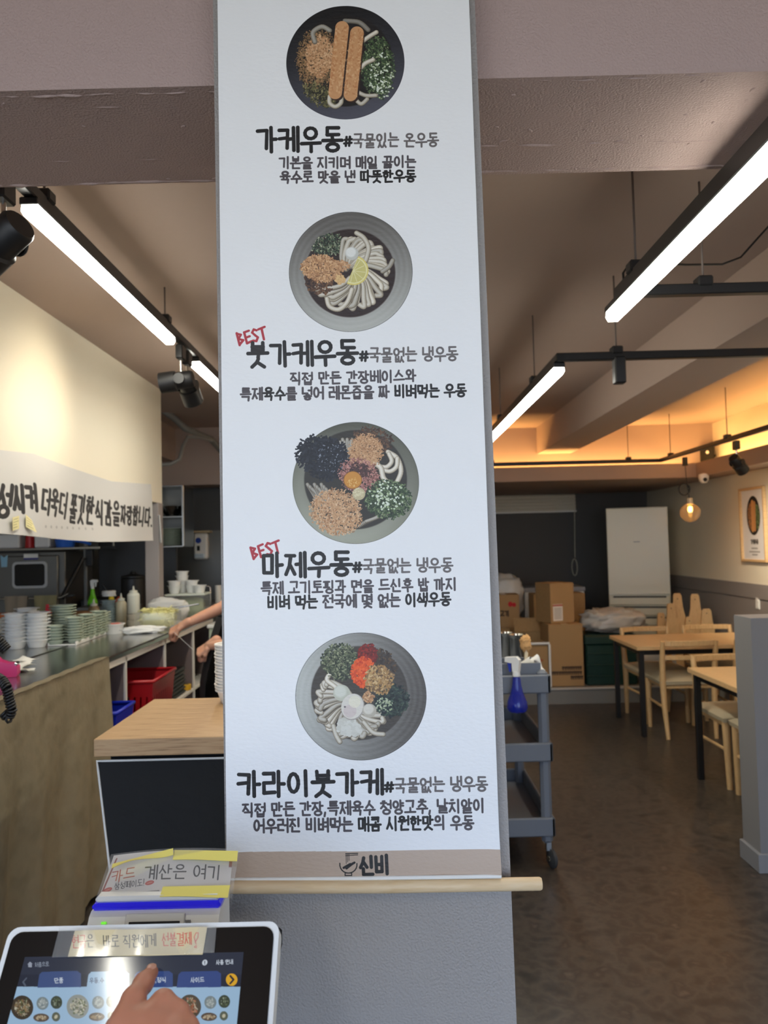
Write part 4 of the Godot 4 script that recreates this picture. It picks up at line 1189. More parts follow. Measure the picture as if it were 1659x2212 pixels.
	for p in [[233, 1923, -0.3], [324, 1912, -0.25]]:
		cv.oval(v2(p[0], p[1]), 10, 4.5, rgb(196, 76, 62), 1.0, p[2])
		cv.oval(v2(p[0], p[1]), 7, 1.6, rgb(224, 150, 132), 0.8, p[2])
	cv.poly([v2(214, 1938), v2(260, 1932), v2(345, 1928), v2(345, 1950), v2(205, 1955)], rgb(52, 50, 50))
	for e in [[v2(252, 1856), v2(211, 1950), 2.2], [v2(500, 1845), v2(492, 1940), 4.0]]: cv.cap(e[0], e[1], e[2], e[2], rgb(150, 70, 56))
	var sg := thing("card_sign", "laminated sign with yellow sticky strips leaning on the card reader", "sign", c[3])
	var cc := c.map(func(p): return p - sg.position)
	var bow := func(a: Array, uu: float, vv: float) -> Vector3: return a[0].lerp(a[1], uu).lerp(a[3].lerp(a[2], uu), vv) + n * 0.006 * sin(uu * PI) * (1.0 - vv * 0.3)
	part(sg, "card", sheet(16, 8, func(uu, vv): return bow.call(cc, uu, vv), 0.0006, Frame.new(org - sg.position, u, v, fr.su, fr.sv)), print_mat(cv.image(), 0.35))
	var lam := [at(240, 1846, 1.085), at(517, 1835, 1.085), at(501, 1942, 1.01), at(206, 1946, 1.01)].map(func(p): return p - sg.position)
	part(sg, "clear_laminate", sheet(16, 6, func(uu, vv): return bow.call(lam, uu, vv) + n * 0.0006, 0.0003), M.clear)
	for e in [[[243, 1866], [374, 1832], [374, 1846], [242, 1880], 0.014], [[377, 1836], [514, 1838], [512, 1860], [373, 1858], 0.003], [[352, 1915], [497, 1912], [492, 1939], [345, 1938], 0.003]]:
		var k := []
		for i in 4: k.append(on_plane(e[i][0], e[i][1], c[0] + n * (0.007 + (0.004 if e[4] > 0.01 else 0.0)), n) - sg.position)
		part(sg, "sticky_strip", sheet(10, 2, func(uu, vv): return k[0].lerp(k[1], uu).lerp(k[3].lerp(k[2], uu), vv) + n * e[4] * (0.25 + 0.3 * sin(uu * 5.0)) * vv, 0.0004), M.yellow)
	# the little patterned bag wedged between reader and column
	var bc := Canvas.new(256, 256, rgb(22, 22, 24))
	for i in 46:
		var p := v2(rng.randf() * 256, rng.randf() * 256)
		var r := rng.randf_range(8, 15)
		bc.line(range(9).map(func(j): return p + Vector2.from_angle(j * 0.6 + i) * r), 2.4, rgb(222, 222, 224))
	var bg := thing("pouch", "black pouch with white curls beside the grey column", "pouch", P(-0.325, 1.0, 1.24))
	part(bg, "pouch_body", sheet_box(0.075, 0.115, 0.05), tri(print_mat(bc.image(), 0.6), Vector3.ONE * 9.0), Vector3(0, 0.0575, 0))
	part(bg, "pouch_zip", box(0.07, 0.006, 0.012, 0.002), M.matte_black, Vector3(0, 0.117, 0))
func sheet_box(x: float, y: float, z: float) -> ArrayMesh:
	return box(x, y, z, 0.018)
func build_hand(tl: Vector3, nrm: Vector3) -> void:
	var p := func(px: float, py: float, h: float) -> Vector3: return on_plane(px, py, tl + nrm * h, nrm)
	var t := thing("person", "pointing hand and forearm pressing the kiosk screen", "person", p.call(300, 2400, 0.06))
	var o := t.position
	var idx := [p.call(272, 2212, 0.052), p.call(287, 2160, 0.046), p.call(310, 2124, 0.027), p.call(327, 2101, 0.0125)]
	var mid := [p.call(318, 2215, 0.055), p.call(352, 2166, 0.046), p.call(342, 2186, 0.022), p.call(318, 2205, 0.016)]
	var ring := [p.call(352, 2232, 0.052), p.call(384, 2190, 0.042), p.call(374, 2210, 0.02), p.call(350, 2226, 0.015)]
	var lit := [p.call(382, 2252, 0.046), p.call(408, 2222, 0.034), p.call(398, 2238, 0.018), p.call(376, 2250, 0.015)]
	var thumb := [p.call(262, 2330, 0.045), p.call(236, 2262, 0.035), p.call(252, 2222, 0.022), p.call(282, 2205, 0.018)]
	var wrist: Vector3 = p.call(318, 2400, 0.075)
	var st := begin()
	var loc := func(a: Array) -> Array: return a.map(func(q): return q - o)
	var bones := chain(loc.call(idx), [0.0125, 0.0105, 0.0088, 0.0075]) + chain(loc.call(mid), [0.0125, 0.0108, 0.009, 0.008]) + chain(loc.call(ring), [0.0118, 0.0102, 0.0088, 0.0078]) + chain(loc.call(lit), [0.0108, 0.009, 0.008, 0.007]) + chain(loc.call(thumb), [0.017, 0.0125, 0.0105, 0.009])
	for f in [[idx, 0.0135], [mid, 0.014], [ring, 0.0135], [lit, 0.0125]]: bones.append([wrist - o, f[0][0] - o, 0.024, f[1] + 0.003])
	bones.append([wrist - o, thumb[0] - o, 0.024, 0.019])
	bones.append([wrist - o, wrist + Vector3(0.03, -0.02, 0.1) - o, 0.026, 0.03])
	flesh_in(st, bones, 0.003, 0.009)
	part(t, "hand", done(st), mat(rgb(188, 126, 98), 0.5, 0.0, {"subsurf_scatter_enabled": true, "subsurf_scatter_strength": 0.12}))
	var nail := begin()
	var dir: Vector3 = (idx[3] - idx[2]).normalized()
	var up: Vector3 = (nrm - dir * nrm.dot(dir)).normalized()
	var side := dir.cross(up)
	lathe_in(nail, [Vector2(0, 0.0012), Vector2(0.004, 0.0008), Vector2(0.0055, 0)], 14, idx[3] + up * 0.0072 - dir * 0.001 - o, Basis(side, up, dir), 0.9, 1.1)
	part(t, "fingernail", done(nail), mat(rgb(204, 150, 126), 0.35))
	var fore := flesh(chain([wrist + Vector3(0.02, -0.015, 0.07) - o, wrist + Vector3(0.06, -0.05, 0.2) - o, wrist + Vector3(0.1, -0.09, 0.33) - o], [0.033, 0.042, 0.045]), 0.01, 0.01)
	part(t, "sleeve", fore, mat(rgb(60, 64, 72), 0.9))

# ---------------------------------------------------------------- pick-up counter, kitchen counter and what stands on them
func bowl_mesh(r: float, h: float, lip: float) -> ArrayMesh:
	return lathe([Vector2(0, 0), Vector2(r * 0.66, 0), Vector2(r * 0.7, 0.003), Vector2(r * 0.93, h - 0.004), Vector2(r + lip, h - 0.003), Vector2(r + lip, h), Vector2(r * 0.9, h), Vector2(r * 0.64, 0.005), Vector2(0, 0.004)], 24)
func stack(called: String, label: String, category: String, group: String, mesh: Mesh, m: Material, base: Vector3, n: int, step: float) -> void:
	for i in n:
		var w := Vector3(rng.randf_range(-1, 1), 0, rng.randf_range(-1, 1)) * 0.002
		solo(called, label % ordinal(i, n) if "%s" in label else label, category, mesh, m, base + Vector3(0, i * step, 0) + w, Vector3(0, rng.randf() * TAU, 0), group)
func ordinal(i: int, n: int) -> String:
	if i == n - 1: return "topmost"
	return ["lowest", "second from bottom", "third from bottom", "fourth from bottom", "fifth from bottom", "sixth from bottom", "seventh from bottom", "eighth from bottom", "ninth from bottom", "tenth from bottom", "eleventh from bottom", "twelfth from bottom", "thirteenth from bottom", "fourteenth from bottom", "fifteenth from bottom"][mini(i, 14)]
func bottle(called: String, label: String, base: Vector3, r: float, h: float, m: Material, cap_m: Material) -> void:
	var t := thing(called, label, "bottle", base)
	part(t, "bottle_body", lathe([Vector2(0, 0), Vector2(r - 0.004, 0), Vector2(r, 0.006), Vector2(r, h * 0.68), Vector2(r * 0.8, h * 0.74), Vector2(r * 0.6, h * 0.77), Vector2(0, h * 0.77)], 20), m)
	part(t, "nozzle", lathe([Vector2(0, h * 0.77), Vector2(r * 0.66, h * 0.77), Vector2(r * 0.66, h * 0.83), Vector2(r * 0.2, h * 0.86), Vector2(r * 0.1, h), Vector2(0, h)], 14), cap_m)
func spray_bottle(label: String, base: Vector3, h: float, liquid: Material, head: Material, trigger: Material, turn := 0.0) -> void:
	var t := thing("spray_bottle", label, "spray bottle", base, turn)
	part(t, "bottle_body", lathe([Vector2(0, 0), Vector2(0.12, 0), Vector2(0.165, 0.02), Vector2(0.19, 0.08), Vector2(0.18, 0.17), Vector2(0.12, 0.33), Vector2(0.085, 0.46), Vector2(0.07, 0.6), Vector2(0.06, 0.64), Vector2(0, 0.64)].map(func(p): return p * h), 22), liquid)
	part(t, "collar", cyl(h * 0.07, h * 0.065, h * 0.1, 16), head, Vector3(0, h * 0.64, 0))
	part(t, "spray_head", prism([v2(-0.06, 0.73), v2(0.06, 0.73), v2(0.07, 0.88), v2(0.2, 0.9), v2(0.2, 0.98), v2(-0.02, 1.0), v2(-0.08, 0.94)].map(func(p): return p * h), h * 0.1), head)
	part(t, "trigger", prism([v2(0.09, 0.88), v2(0.16, 0.88), v2(0.13, 0.72), v2(0.1, 0.72)].map(func(p): return p * h), h * 0.05), trigger)
func basket(label: String, base: Vector3, w: float, h: float, d: float, m: Material, turn := 0.0) -> void:
	var t := thing("plastic_basket", label, "basket", base, turn, "coloured baskets under the kitchen counter")
	var q := func(s: float, y: float, e := 0.0) -> Array: return [Vector3(-w * s / 2 - e, y, -d * s / 2 - e), Vector3(w * s / 2 + e, y, -d * s / 2 - e), Vector3(w * s / 2 + e, y, d * s / 2 + e), Vector3(-w * s / 2 - e, y, d * s / 2 + e)]
	part(t, "bottom", hull(q.call(0.78, 0), q.call(0.785, 0.006)), m)
	var b: Array = q.call(0.78, 0.003)
	var tp: Array = q.call(1.0, h)
	for i in 4:
		var j := (i + 1) % 4
		var st := begin()
		var inn := func(p: Vector3) -> Vector3: return Vector3(p.x * 0.985, p.y, p.z * 0.985)
		# slotted side: a band above and below, bars between
		var g := func(u: float, v: float) -> Vector3: return (b[i].lerp(b[j], u)).lerp(tp[i].lerp(tp[j], u), v)
		var cell := func(u0: float, u1: float, v0: float, v1: float) -> void:
			var o := [g.call(u0, v0), g.call(u1, v0), g.call(u1, v1), g.call(u0, v1)]
			var ii := o.map(func(p): return inn.call(p))
			var out: Vector3 = (o[0] + o[2]) * Vector3(1, 0, 1)
			face(st, o, out)
			face(st, ii, -out)
		cell.call(0, 1, 0, 0.25)
		cell.call(0, 1, 0.8, 1)
		for k in 10: cell.call(k / 10.0, k / 10.0 + 0.07, 0.25, 0.8)
		part(t, "side_wall", done(st), m)
	part(t, "rim", tube([tp[0], tp[1], tp[2], tp[3], tp[0]], 0.011, 8), m)
func build_counter() -> void:
	# pick-up counter behind the column
	var t := thing("pickup_counter", "wood topped pick-up counter with a black cloth front", "counter", P(-0.56, 0, 2.63))
	part(t, "counter_top", box(0.68, 0.052, 0.6, 0.002), M.oak, Vector3(0.005, 1.008, 0))
	part(t, "cabinet_body", box(0.64, 0.98, 0.5, 0.003), M.matte_black, Vector3(0.01, 0.49, -0.02))
	var o := t.position
	var q := [at(211, 1643, 2.362), at(494, 1636, 2.362), at(500, 1960, 2.362), at(243, 1905, 2.362)].map(func(p): return p - o)
	var fold := func(u: float, v: float) -> Vector3: return q[0].lerp(q[1], u).lerp(q[3].lerp(q[2], u), v) + Vector3(0, 0, 0.006 * v * sin(u * 11.0) + 0.004 * v * sin(u * 23.0 + 1.0) + 0.004)
	part(t, "cloth_front", sheet(30, 20, fold, 0.002), relief(tri(mat(rgb(26, 27, 28), 0.85), Vector3.ONE * 2.0), noise_tex(0.02, 61), 0.2))
	var edge := []
	for i in 16: edge.append(fold.call(1.0 - i / 15.0, 0.0) + Vector3(0, 0, 0.001))
	for i in range(1, 16): edge.append(fold.call(0.0, i / 15.0) + Vector3(0, 0, 0.001))
	part(t, "white_piping", tube(edge, 0.0035, 6), M.matte_white)
	var rim := lathe([Vector2(0, 0), Vector2(0.05, 0), Vector2(0.066, 0.045), Vector2(0.072, 0.045), Vector2(0.072, 0.05), Vector2(0.064, 0.05), Vector2(0.048, 0.004), Vector2(0, 0.004)], 24)
	stack("foam_bowl", "white foam bowl, %s of the stack on the wood topped counter", "bowl", "foam bowls on the pick-up counter", rim, M.foam, P(-0.57, 1.034, 2.84), 16, 0.011)
	# kitchen counter along the aisle
	var y := 1.074
	t = thing("kitchen_counter", "long steel topped kitchen counter with open cubbies", "counter", P(-1.85, 0, 4.3))
	o = t.position
	var st := begin()
	box_in(st, P(-1.866, y - 0.016, 4.17) - o, Vector3(0.966, 0.032, 3.9), 0.006)
	part(t, "steel_top", done(st), M.steel)
	part(t, "raised_edge", box(0.008, 0.006, 3.9, 0.002), M.steel, P(-1.79, y + 0.002, 4.17) - o)
	var white := mat(rgb(214, 208, 198), 0.6)
	var mauve := mat(rgb(116, 102, 100), 0.7)  # shade inside the cubbies put into the panel colour; front edges stay white
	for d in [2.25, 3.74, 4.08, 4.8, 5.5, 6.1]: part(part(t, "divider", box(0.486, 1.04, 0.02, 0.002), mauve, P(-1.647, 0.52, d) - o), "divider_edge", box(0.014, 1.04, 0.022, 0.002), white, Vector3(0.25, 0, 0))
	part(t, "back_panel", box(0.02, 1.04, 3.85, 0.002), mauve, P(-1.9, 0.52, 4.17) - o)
	part(t, "front_rail", box(0.02, 0.03, 3.85, 0.002), white, P(-1.4, 1.026, 4.17) - o)
	for e in [[3.75, 4.07, 0.42], [4.09, 4.79, 0.42], [4.81, 5.49, 0.6], [5.51, 6.09, 0.6]]: part(t, "cubby_shelf", box(0.49, 0.022, e[1] - e[0], 0.002), white, P(-1.64, e[2], (e[0] + e[1]) / 2) - o)
	var red := mat(rgb(176, 26, 34), 0.35)
	basket("large red slotted basket in the middle cubby", P(-1.50, 0.434, 4.53), 0.36, 0.43, 0.45, red)
	basket("small red basket tucked beside the cubby divider", P(-1.40, 0.434, 4.2), 0.2, 0.26, 0.14, red)
	basket("blue basket in the cubby next to the plastic sheet", P(-1.47, 0.434, 3.91), 0.26, 0.37, 0.26, mat(rgb(24, 44, 176), 0.35))
	for i in 7: solo("serving_tray", "black serving tray, " + ordinal(i, 7) + " of the cubby pile", "tray", box(0.3, 0.022, 0.4, 0.008), M.black, P(-1.56, 0.623 + i * 0.026, 5.14), Vector3(0, 0.01 * (i % 3), 0), "black trays in the far cubby")
	var tp := thing("tape_roll", "yellow and black tape roll beside the black trays", "tape", P(-1.43, 0.612, 5.42))
	part(tp, "tape", cyl(0.035, 0.035, 0.04, 20), mat(rgb(206, 160, 40), 0.4), Vector3(0, 0, 0))
	part(tp, "core", cyl(0.02, 0.02, 0.042, 16), M.black, Vector3(0, 0, 0))
	# plastic sheet over the near end
	var wv := func(u: float, v: float) -> Vector3:
		var d := lerpf(2.35, 3.735, u)
		var yy := lerpf(1.088, 0.03, v)
		var f := 0.016 * sin(d * 19.0 + v * 2.0 + 0.8 * sin(d * 5.0)) * smoothstep(0.05, 0.5, v) + 0.014 * sin(d * 7.0 + v * 5.0) * v + 0.005 * sin(d * 43.0 + v * 9.0) * v
		f += 0.02 * exp(-pow((u - 0.97) * 18.0, 2.0)) * v
		return P(-1.356 + f + 0.01 * v, yy, d)
	var dr := thing("plastic_sheet", "tan plastic sheet draped over the counter end to the floor", "sheet", P(-1.38, 0, 3.0))
	part(dr, "hanging_sheet", sheet(70, 24, func(u, v): return wv.call(u, v) - dr.position, 0.002), M.drape)
	part(dr, "top_fold", sheet(40, 3, func(u, v): return P(lerpf(-1.43, -1.352, v), 1.0765 + 0.012 * sin(v * PI * 0.5) + 0.002 * sin(u * 60.0), lerpf(2.35, 3.735, u)) - dr.position, 0.002), M.drape)
	# white and green dishes
	var wb := bowl_mesh(0.062, 0.045, 0.01)
	for e in [[34, 1401, 9, "by the telephone cord"], [80, 1398, 9, "against the short green pile"], [58, 1384, 9, "behind the other white bowls"]]:
		stack("plastic_bowl", "white plastic bowl, %s of the stack " + e[3], "bowl", "white bowl stacks on the kitchen counter", wb, M.white, at_y(e[0], e[1], y + 0.001), e[2], 0.0185)
	var tr := thing("dish_tray", "long white tray under the small green dishes", "tray", at_y(172, 1382, y), 0.0)
	tr.look_at(at_y(222, 1364, y) + Vector3(0, 0.0, 0))
	part(tr, "tray_base", box(0.15, 0.008, 0.74, 0.003), M.matte_white, Vector3(-0.0, 0.005, -0.08))
	for s in [-1, 1]: part(tr, "tray_rim", box(0.008, 0.022, 0.74, 0.003), M.matte_white, Vector3(s * 0.075, 0.012, -0.08))
	var plate := bowl_mesh(0.062, 0.03, 0.014)
	var dish := bowl_mesh(0.042, 0.022, 0.009)
	stack("green_plate", "pale green plate, %s of the tall pile", "plate", "pale green plates piled high", plate, M.celadon, at_y(136, 1386, y + 0.001), 13, 0.0152)
	stack("green_bowl", "pale green bowl, %s of the short pile before the tall plates", "bowl", "pale green bowls in the short pile", bowl_mesh(0.05, 0.03, 0.009), M.celadon, at_y(119, 1394, y + 0.001), 6, 0.0165)
	for i in 6:
		stack("sauce_dish", "pale green sauce dish, %s of the " + ["first", "second", "third", "fourth", "fifth", "sixth"][i] + " pile from the tall plates", "dish", "pale green sauce dishes", dish, M.celadon, at_y([160, 173, 188, 202, 214, 222][i], [1388, 1383, 1379, 1374, 1370, 1366][i], y + 0.012), 9 - i % 2, 0.0152)
	# bottles, tubs and food boxes
	var squeeze := mat(rgb(206, 206, 192), 0.35, 0.0, {"backlight_enabled": true, "backlight": Color(0.3, 0.3, 0.28)})
	bottle("squeeze_bottle", "brown sauce squeeze bottle behind the green dishes", at_y(203, 1358, y), 0.036, 0.2, mat(rgb(140, 120, 88), 0.35), squeeze)
	bottle("squeeze_bottle", "cream squeeze bottle beside the clear one", at_y(262, 1349, y), 0.038, 0.22, mat(rgb(176, 168, 142), 0.35), squeeze)
	bottle("squeeze_bottle", "tall clear squeeze bottle with pointed tip", at_y(289, 1352, y) + Vector3(0, 0.085, 0), 0.042, 0.19, squeeze, squeeze)
	stack("beige_tub", "beige round tub, %s of two under the clear squeeze bottle", "tub", "beige tubs", cyl(0.04, 0.046, 0.04, 20), mat(rgb(186, 178, 160), 0.5), at_y(289, 1352, y), 2, 0.042)
	stack("blue_dish", "pale blue dish, %s of the pile behind the sauce bottles", "dish", "pale blue dishes", bowl_mesh(0.05, 0.03, 0.004), mat(rgb(160, 176, 176), 0.3), at_y(235, 1350, y), 9, 0.018)
	var lid := solo("yellow_cap", "yellow cap lying on the pale blue dishes", "cap", cyl(0.02, 0.016, 0.022, 16), mat(rgb(226, 196, 40), 0.4), at_y(235, 1350, y) + Vector3(0.02, 0.178, 0))
	stack("paper_cup_lid", "white round lid, %s of the pile on the pale blue dishes", "lid", "white lids", cyl(0.05, 0.046, 0.012, 20), M.white, at_y(235, 1350, y) + Vector3(-0.004, 0.202, -0.02), 3, 0.013)
	var wbw := thing("white_tub", "white tub with pink pickles standing alone on the steel counter", "tub", at_y(246, 1368, y))
	part(wbw, "tub", lathe([Vector2(0, 0), Vector2(0.052, 0), Vector2(0.062, 0.055), Vector2(0.07, 0.056), Vector2(0.07, 0.062), Vector2(0.058, 0.062), Vector2(0.05, 0.01), Vector2(0, 0.008)], 28), M.white)
	part(wbw, "pickles", blob(Vector3(0.09, 0.03, 0.09), 0.3, 0.2, 4), mat(rgb(206, 110, 96), 0.6), Vector3(0, 0.035, 0))
	# clear box of shredded cabbage
	var cb := thing("cabbage_box", "clear box of shredded cabbage next to the squeeze bottles", "food box", P(-1.535, y, 5.14), 0.06)
	part(cb, "box_wall", open_box(0.26, 0.11, 0.22, 0.004), M.clear)
	var sh := begin()
	for i in 420:
		var p := Vector3(rng.randf_range(-0.1, 0.1), rng.randf_range(0.02, 0.13), rng.randf_range(-0.085, 0.085))
		var d := Vector3(rng.randf_range(-1, 1), rng.randf_range(-0.3, 0.3), rng.randf_range(-1, 1)).normalized() * 0.024
		tube_in(sh, [p - d, p + Vector3(0, 0.006, 0), p + d], 0.0035, 4)
	var shred := part(cb, "shredded_cabbage", done(sh), mat(rgb(224, 218, 150), 0.6))
	shred.set_meta("kind", "stuff")
	part(cb, "cabbage_heap", blob(Vector3(0.235, 0.125, 0.195), 0.1, 0.15, 8), mat(rgb(206, 202, 140), 0.7))
	var tg := thing("tongs", "steel tongs resting on the cabbage box", "tongs", at(385, 1312, 5.2))
	for s in [-1, 1]: part(tg, "tong_arm", tube([Vector3(-0.18, -0.015, s * 0.02), Vector3(0, 0.0, s * 0.014), Vector3(0.14, 0.02, 0.0)], 0.006, 8), M.chrome)
	solo("wet_cloth", "white crumpled cloth at the steel counter edge", "cloth", blob(Vector3(0.26, 0.045, 0.1), 0.35, 0.16, 12), M.matte_white, at_y(310, 1368, y), Vector3(0, 0.3, 0))
	var fb := thing("clear_food_box", "large clear box behind the cabbage with white tubs on its lid", "food box", P(-1.53, y, 5.9), 0.05)
	part(fb, "box_wall", open_box(0.28, 0.17, 0.26, 0.004), M.clear)
	part(fb, "box_lid", box(0.3, 0.014, 0.28, 0.005), mat(rgb(216, 222, 208), 0.4), Vector3(0, 0.178, 0))
	part(fb, "greens", blob(Vector3(0.25, 0.15, 0.23), 0.1, 0.15, 15), mat(rgb(150, 164, 132), 0.7), Vector3(0, 0.006, 0))
	var lidp := fb.position + Vector3(0, 0.186, 0)
	var cupm := bowl_mesh(0.05, 0.06, 0.003)
	for e in [[-0.09, 0.05, 2, "low"], [-0.06, -0.06, 4, "tall"], [0.03, 0.0, 2, "middle"], [0.1, 0.05, 1, "single"]]: stack("sauce_cup", "white sauce cup, %s of the " + e[3] + " pile on the clear food box lid", "cup", "white sauce cups", cupm, M.white, lidp + Vector3(e[0], 0, e[1]), e[2], 0.035)
	var wrap := solo("plastic_wrap", "crumpled clear plastic bag behind the cabbage box", "bag", blob(Vector3(0.28, 0.18, 0.14), 0.3, 0.12, 18), M.bag, P(-1.55, y, 5.42), Vector3.ZERO)
	wrap.rotation.y = 0.2
	# pans of toppings across the counter back
	for e in [[40, 1312, "steel pan with orange toppings at the kitchen counter back", rgb(196, 110, 60)], [118, 1312, "steel pan with yellow radish at the kitchen counter back", rgb(214, 186, 110)], [205, 1302, "steel pan with brown crumbs at the kitchen counter back", rgb(150, 110, 74)]]:
		var pan := thing("topping_pan", e[2], "pan", at(e[0], e[1] + 24, 5.1) * Vector3(1, 0, 1) + Vector3(-0.1, y, 0))
		part(pan, "pan", open_box(0.22, 0.1, 0.2, 0.004), M.steel)
		part(pan, "pan_rim", box(0.23, 0.006, 0.012, 0.002), M.chrome, Vector3(0, 0.102, 0.105))
		part(pan, "topping", blob(Vector3(0.2, 0.125, 0.18), 0.08, 0.25, 21 + e[0]), mat(e[3], 0.8), Vector3(0, 0.006, 0))
	solo("red_clip", "small red clip on the topping pans", "clip", prism([v2(-0.02, 0), v2(0.02, 0), v2(0.012, 0.03), v2(0.006, 0.06), v2(-0.006, 0.06), v2(-0.012, 0.03)], 0.012), mat(rgb(206, 30, 44), 0.4), at(104, 1325, 5.0), Vector3(0, 0, 0.1))
	# tape dispenser, telephone cord, tissues
	var pk := thing("tape_dispenser", "pink tape dispenser at the counter end", "tape dispenser", at_y(2, 1462, y + 0.001), 0.25)
	var pink := mat(rgb(196, 52, 112), 0.3)
	part(pk, "dispenser_body", prism([v2(-0.11, 0), v2(0.065, 0), v2(0.07, 0.01), v2(0.07, 0.04), v2(0.055, 0.055), v2(0.03, 0.058), v2(0.0, 0.07), v2(-0.02, 0.095), v2(-0.05, 0.1), v2(-0.08, 0.08), v2(-0.11, 0.05)], 0.06), pink)
	var hub := part(pk, "tape_hub", cyl(0.026, 0.026, 0.07, 18), M.black, Vector3(-0.045, 0.066, -0.035), Vector3(PI / 2, 0, 0))
	part(pk, "cutter", box(0.012, 0.012, 0.055, 0.001), M.steel, Vector3(0.062, 0.052, 0), Vector3(0, 0, -0.5))
	var cord := []
	var path := [at(-30, 1370, 2.72), at(0, 1388, 2.72), at(14, 1404, 2.72)]
	cord = coil(path, 0.016, 11)
	var ph := thing("telephone_cord", "black coiled telephone cord hanging over the plastic sheet", "cord", path[0])
	part(ph, "upper_coil", tube(cord.map(func(p): return p - ph.position), 0.0045, 6), M.black)
	var p2 := [at(-8, 1462, 2.55), at(5, 1470, 2.52), at(15, 1486, 2.50), at(20, 1510, 2.50), at(26, 1535, 2.50), at(18, 1552, 2.50), at(8, 1540, 2.50)].map(func(p): return Vector3(maxf(p.x, -1.345), p.y, p.z))
	part(ph, "hanging_coil", tube(coil(p2, 0.013, 22).map(func(p): return p - ph.position), 0.0045, 6), M.black)
	solo("desk_phone", "dark telephone base under the pink tape dispenser", "telephone", box(0.2, 0.04, 0.16, 0.01), M.black, at_y(-30, 1480, y) + Vector3(-0.02, 0.021, 0.12), Vector3(0, 0.2, 0))
	for i in 4: solo("tissue", "crumpled white tissue, " + ordinal(i, 4) + " of the heap beside the pink tape dispenser", "tissue", sheet(6, 6, func(u, v): return Vector3((u - 0.5) * 0.11, 0.004 + 0.01 * i + 0.012 * sin(u * 5 + i) * sin(v * 4 + i), (v - 0.5) * 0.09), 0.0008), M.paper, at_y(40 + i * 3, 1449 - i * 3, y + 0.002), Vector3(0, i * 0.9, 0), "tissues")
	solo("paper_scrap", "tiny white scrap on the floor by the plastic sheet", "scrap", blob(Vector3(0.05, 0.02, 0.035), 0.3, 0.2, 77), M.paper, at_y(131, 1985, 0.0))
func rounded(w: float, h: float, r: float, d: float) -> ArrayMesh:
	var out := []
	for c in [[1, 1, 0], [-1, 1, 1], [-1, -1, 2], [1, -1, 3]]:
		for i in 6: out.append(Vector2(c[0] * (w / 2 - r), c[1] * (h / 2 - r)) + Vector2.from_angle(PI / 2 * (c[2] + i / 5.0)) * r)
	return prism(out, d)
func coil(path: Array, r: float, turns: int) -> Array:
	var c := Curve3D.new()
	for p in path: c.add_point(p)
	var out := []
	var n := turns * 9
	var l := c.get_baked_length()
	for i in n + 1:
		var s := l * i / n
		var p := c.sample_baked(s)
		var t := (c.sample_baked(minf(s + 0.005, l)) - c.sample_baked(maxf(s - 0.005, 0))).normalized()
		var a := t.cross(Vector3(0.3, 0.2, 1).normalized()).normalized()
		var b := t.cross(a)
		var ang := TAU * turns * i / n
		out.append(p + (a * cos(ang) + b * sin(ang)) * r)
	return out
func open_box(w: float, h: float, d: float, t: float) -> ArrayMesh:
	var st := begin()
	box_in(st, Vector3(0, t / 2, 0), Vector3(w, t, d), 0.0)
	for s in [-1, 1]:
		box_in(st, Vector3(s * (w - t) / 2, h / 2, 0), Vector3(t, h, d), 0.0)
		box_in(st, Vector3(0, h / 2, s * (d - t) / 2), Vector3(w - 2 * t, h, t), 0.0)
	return done(st)

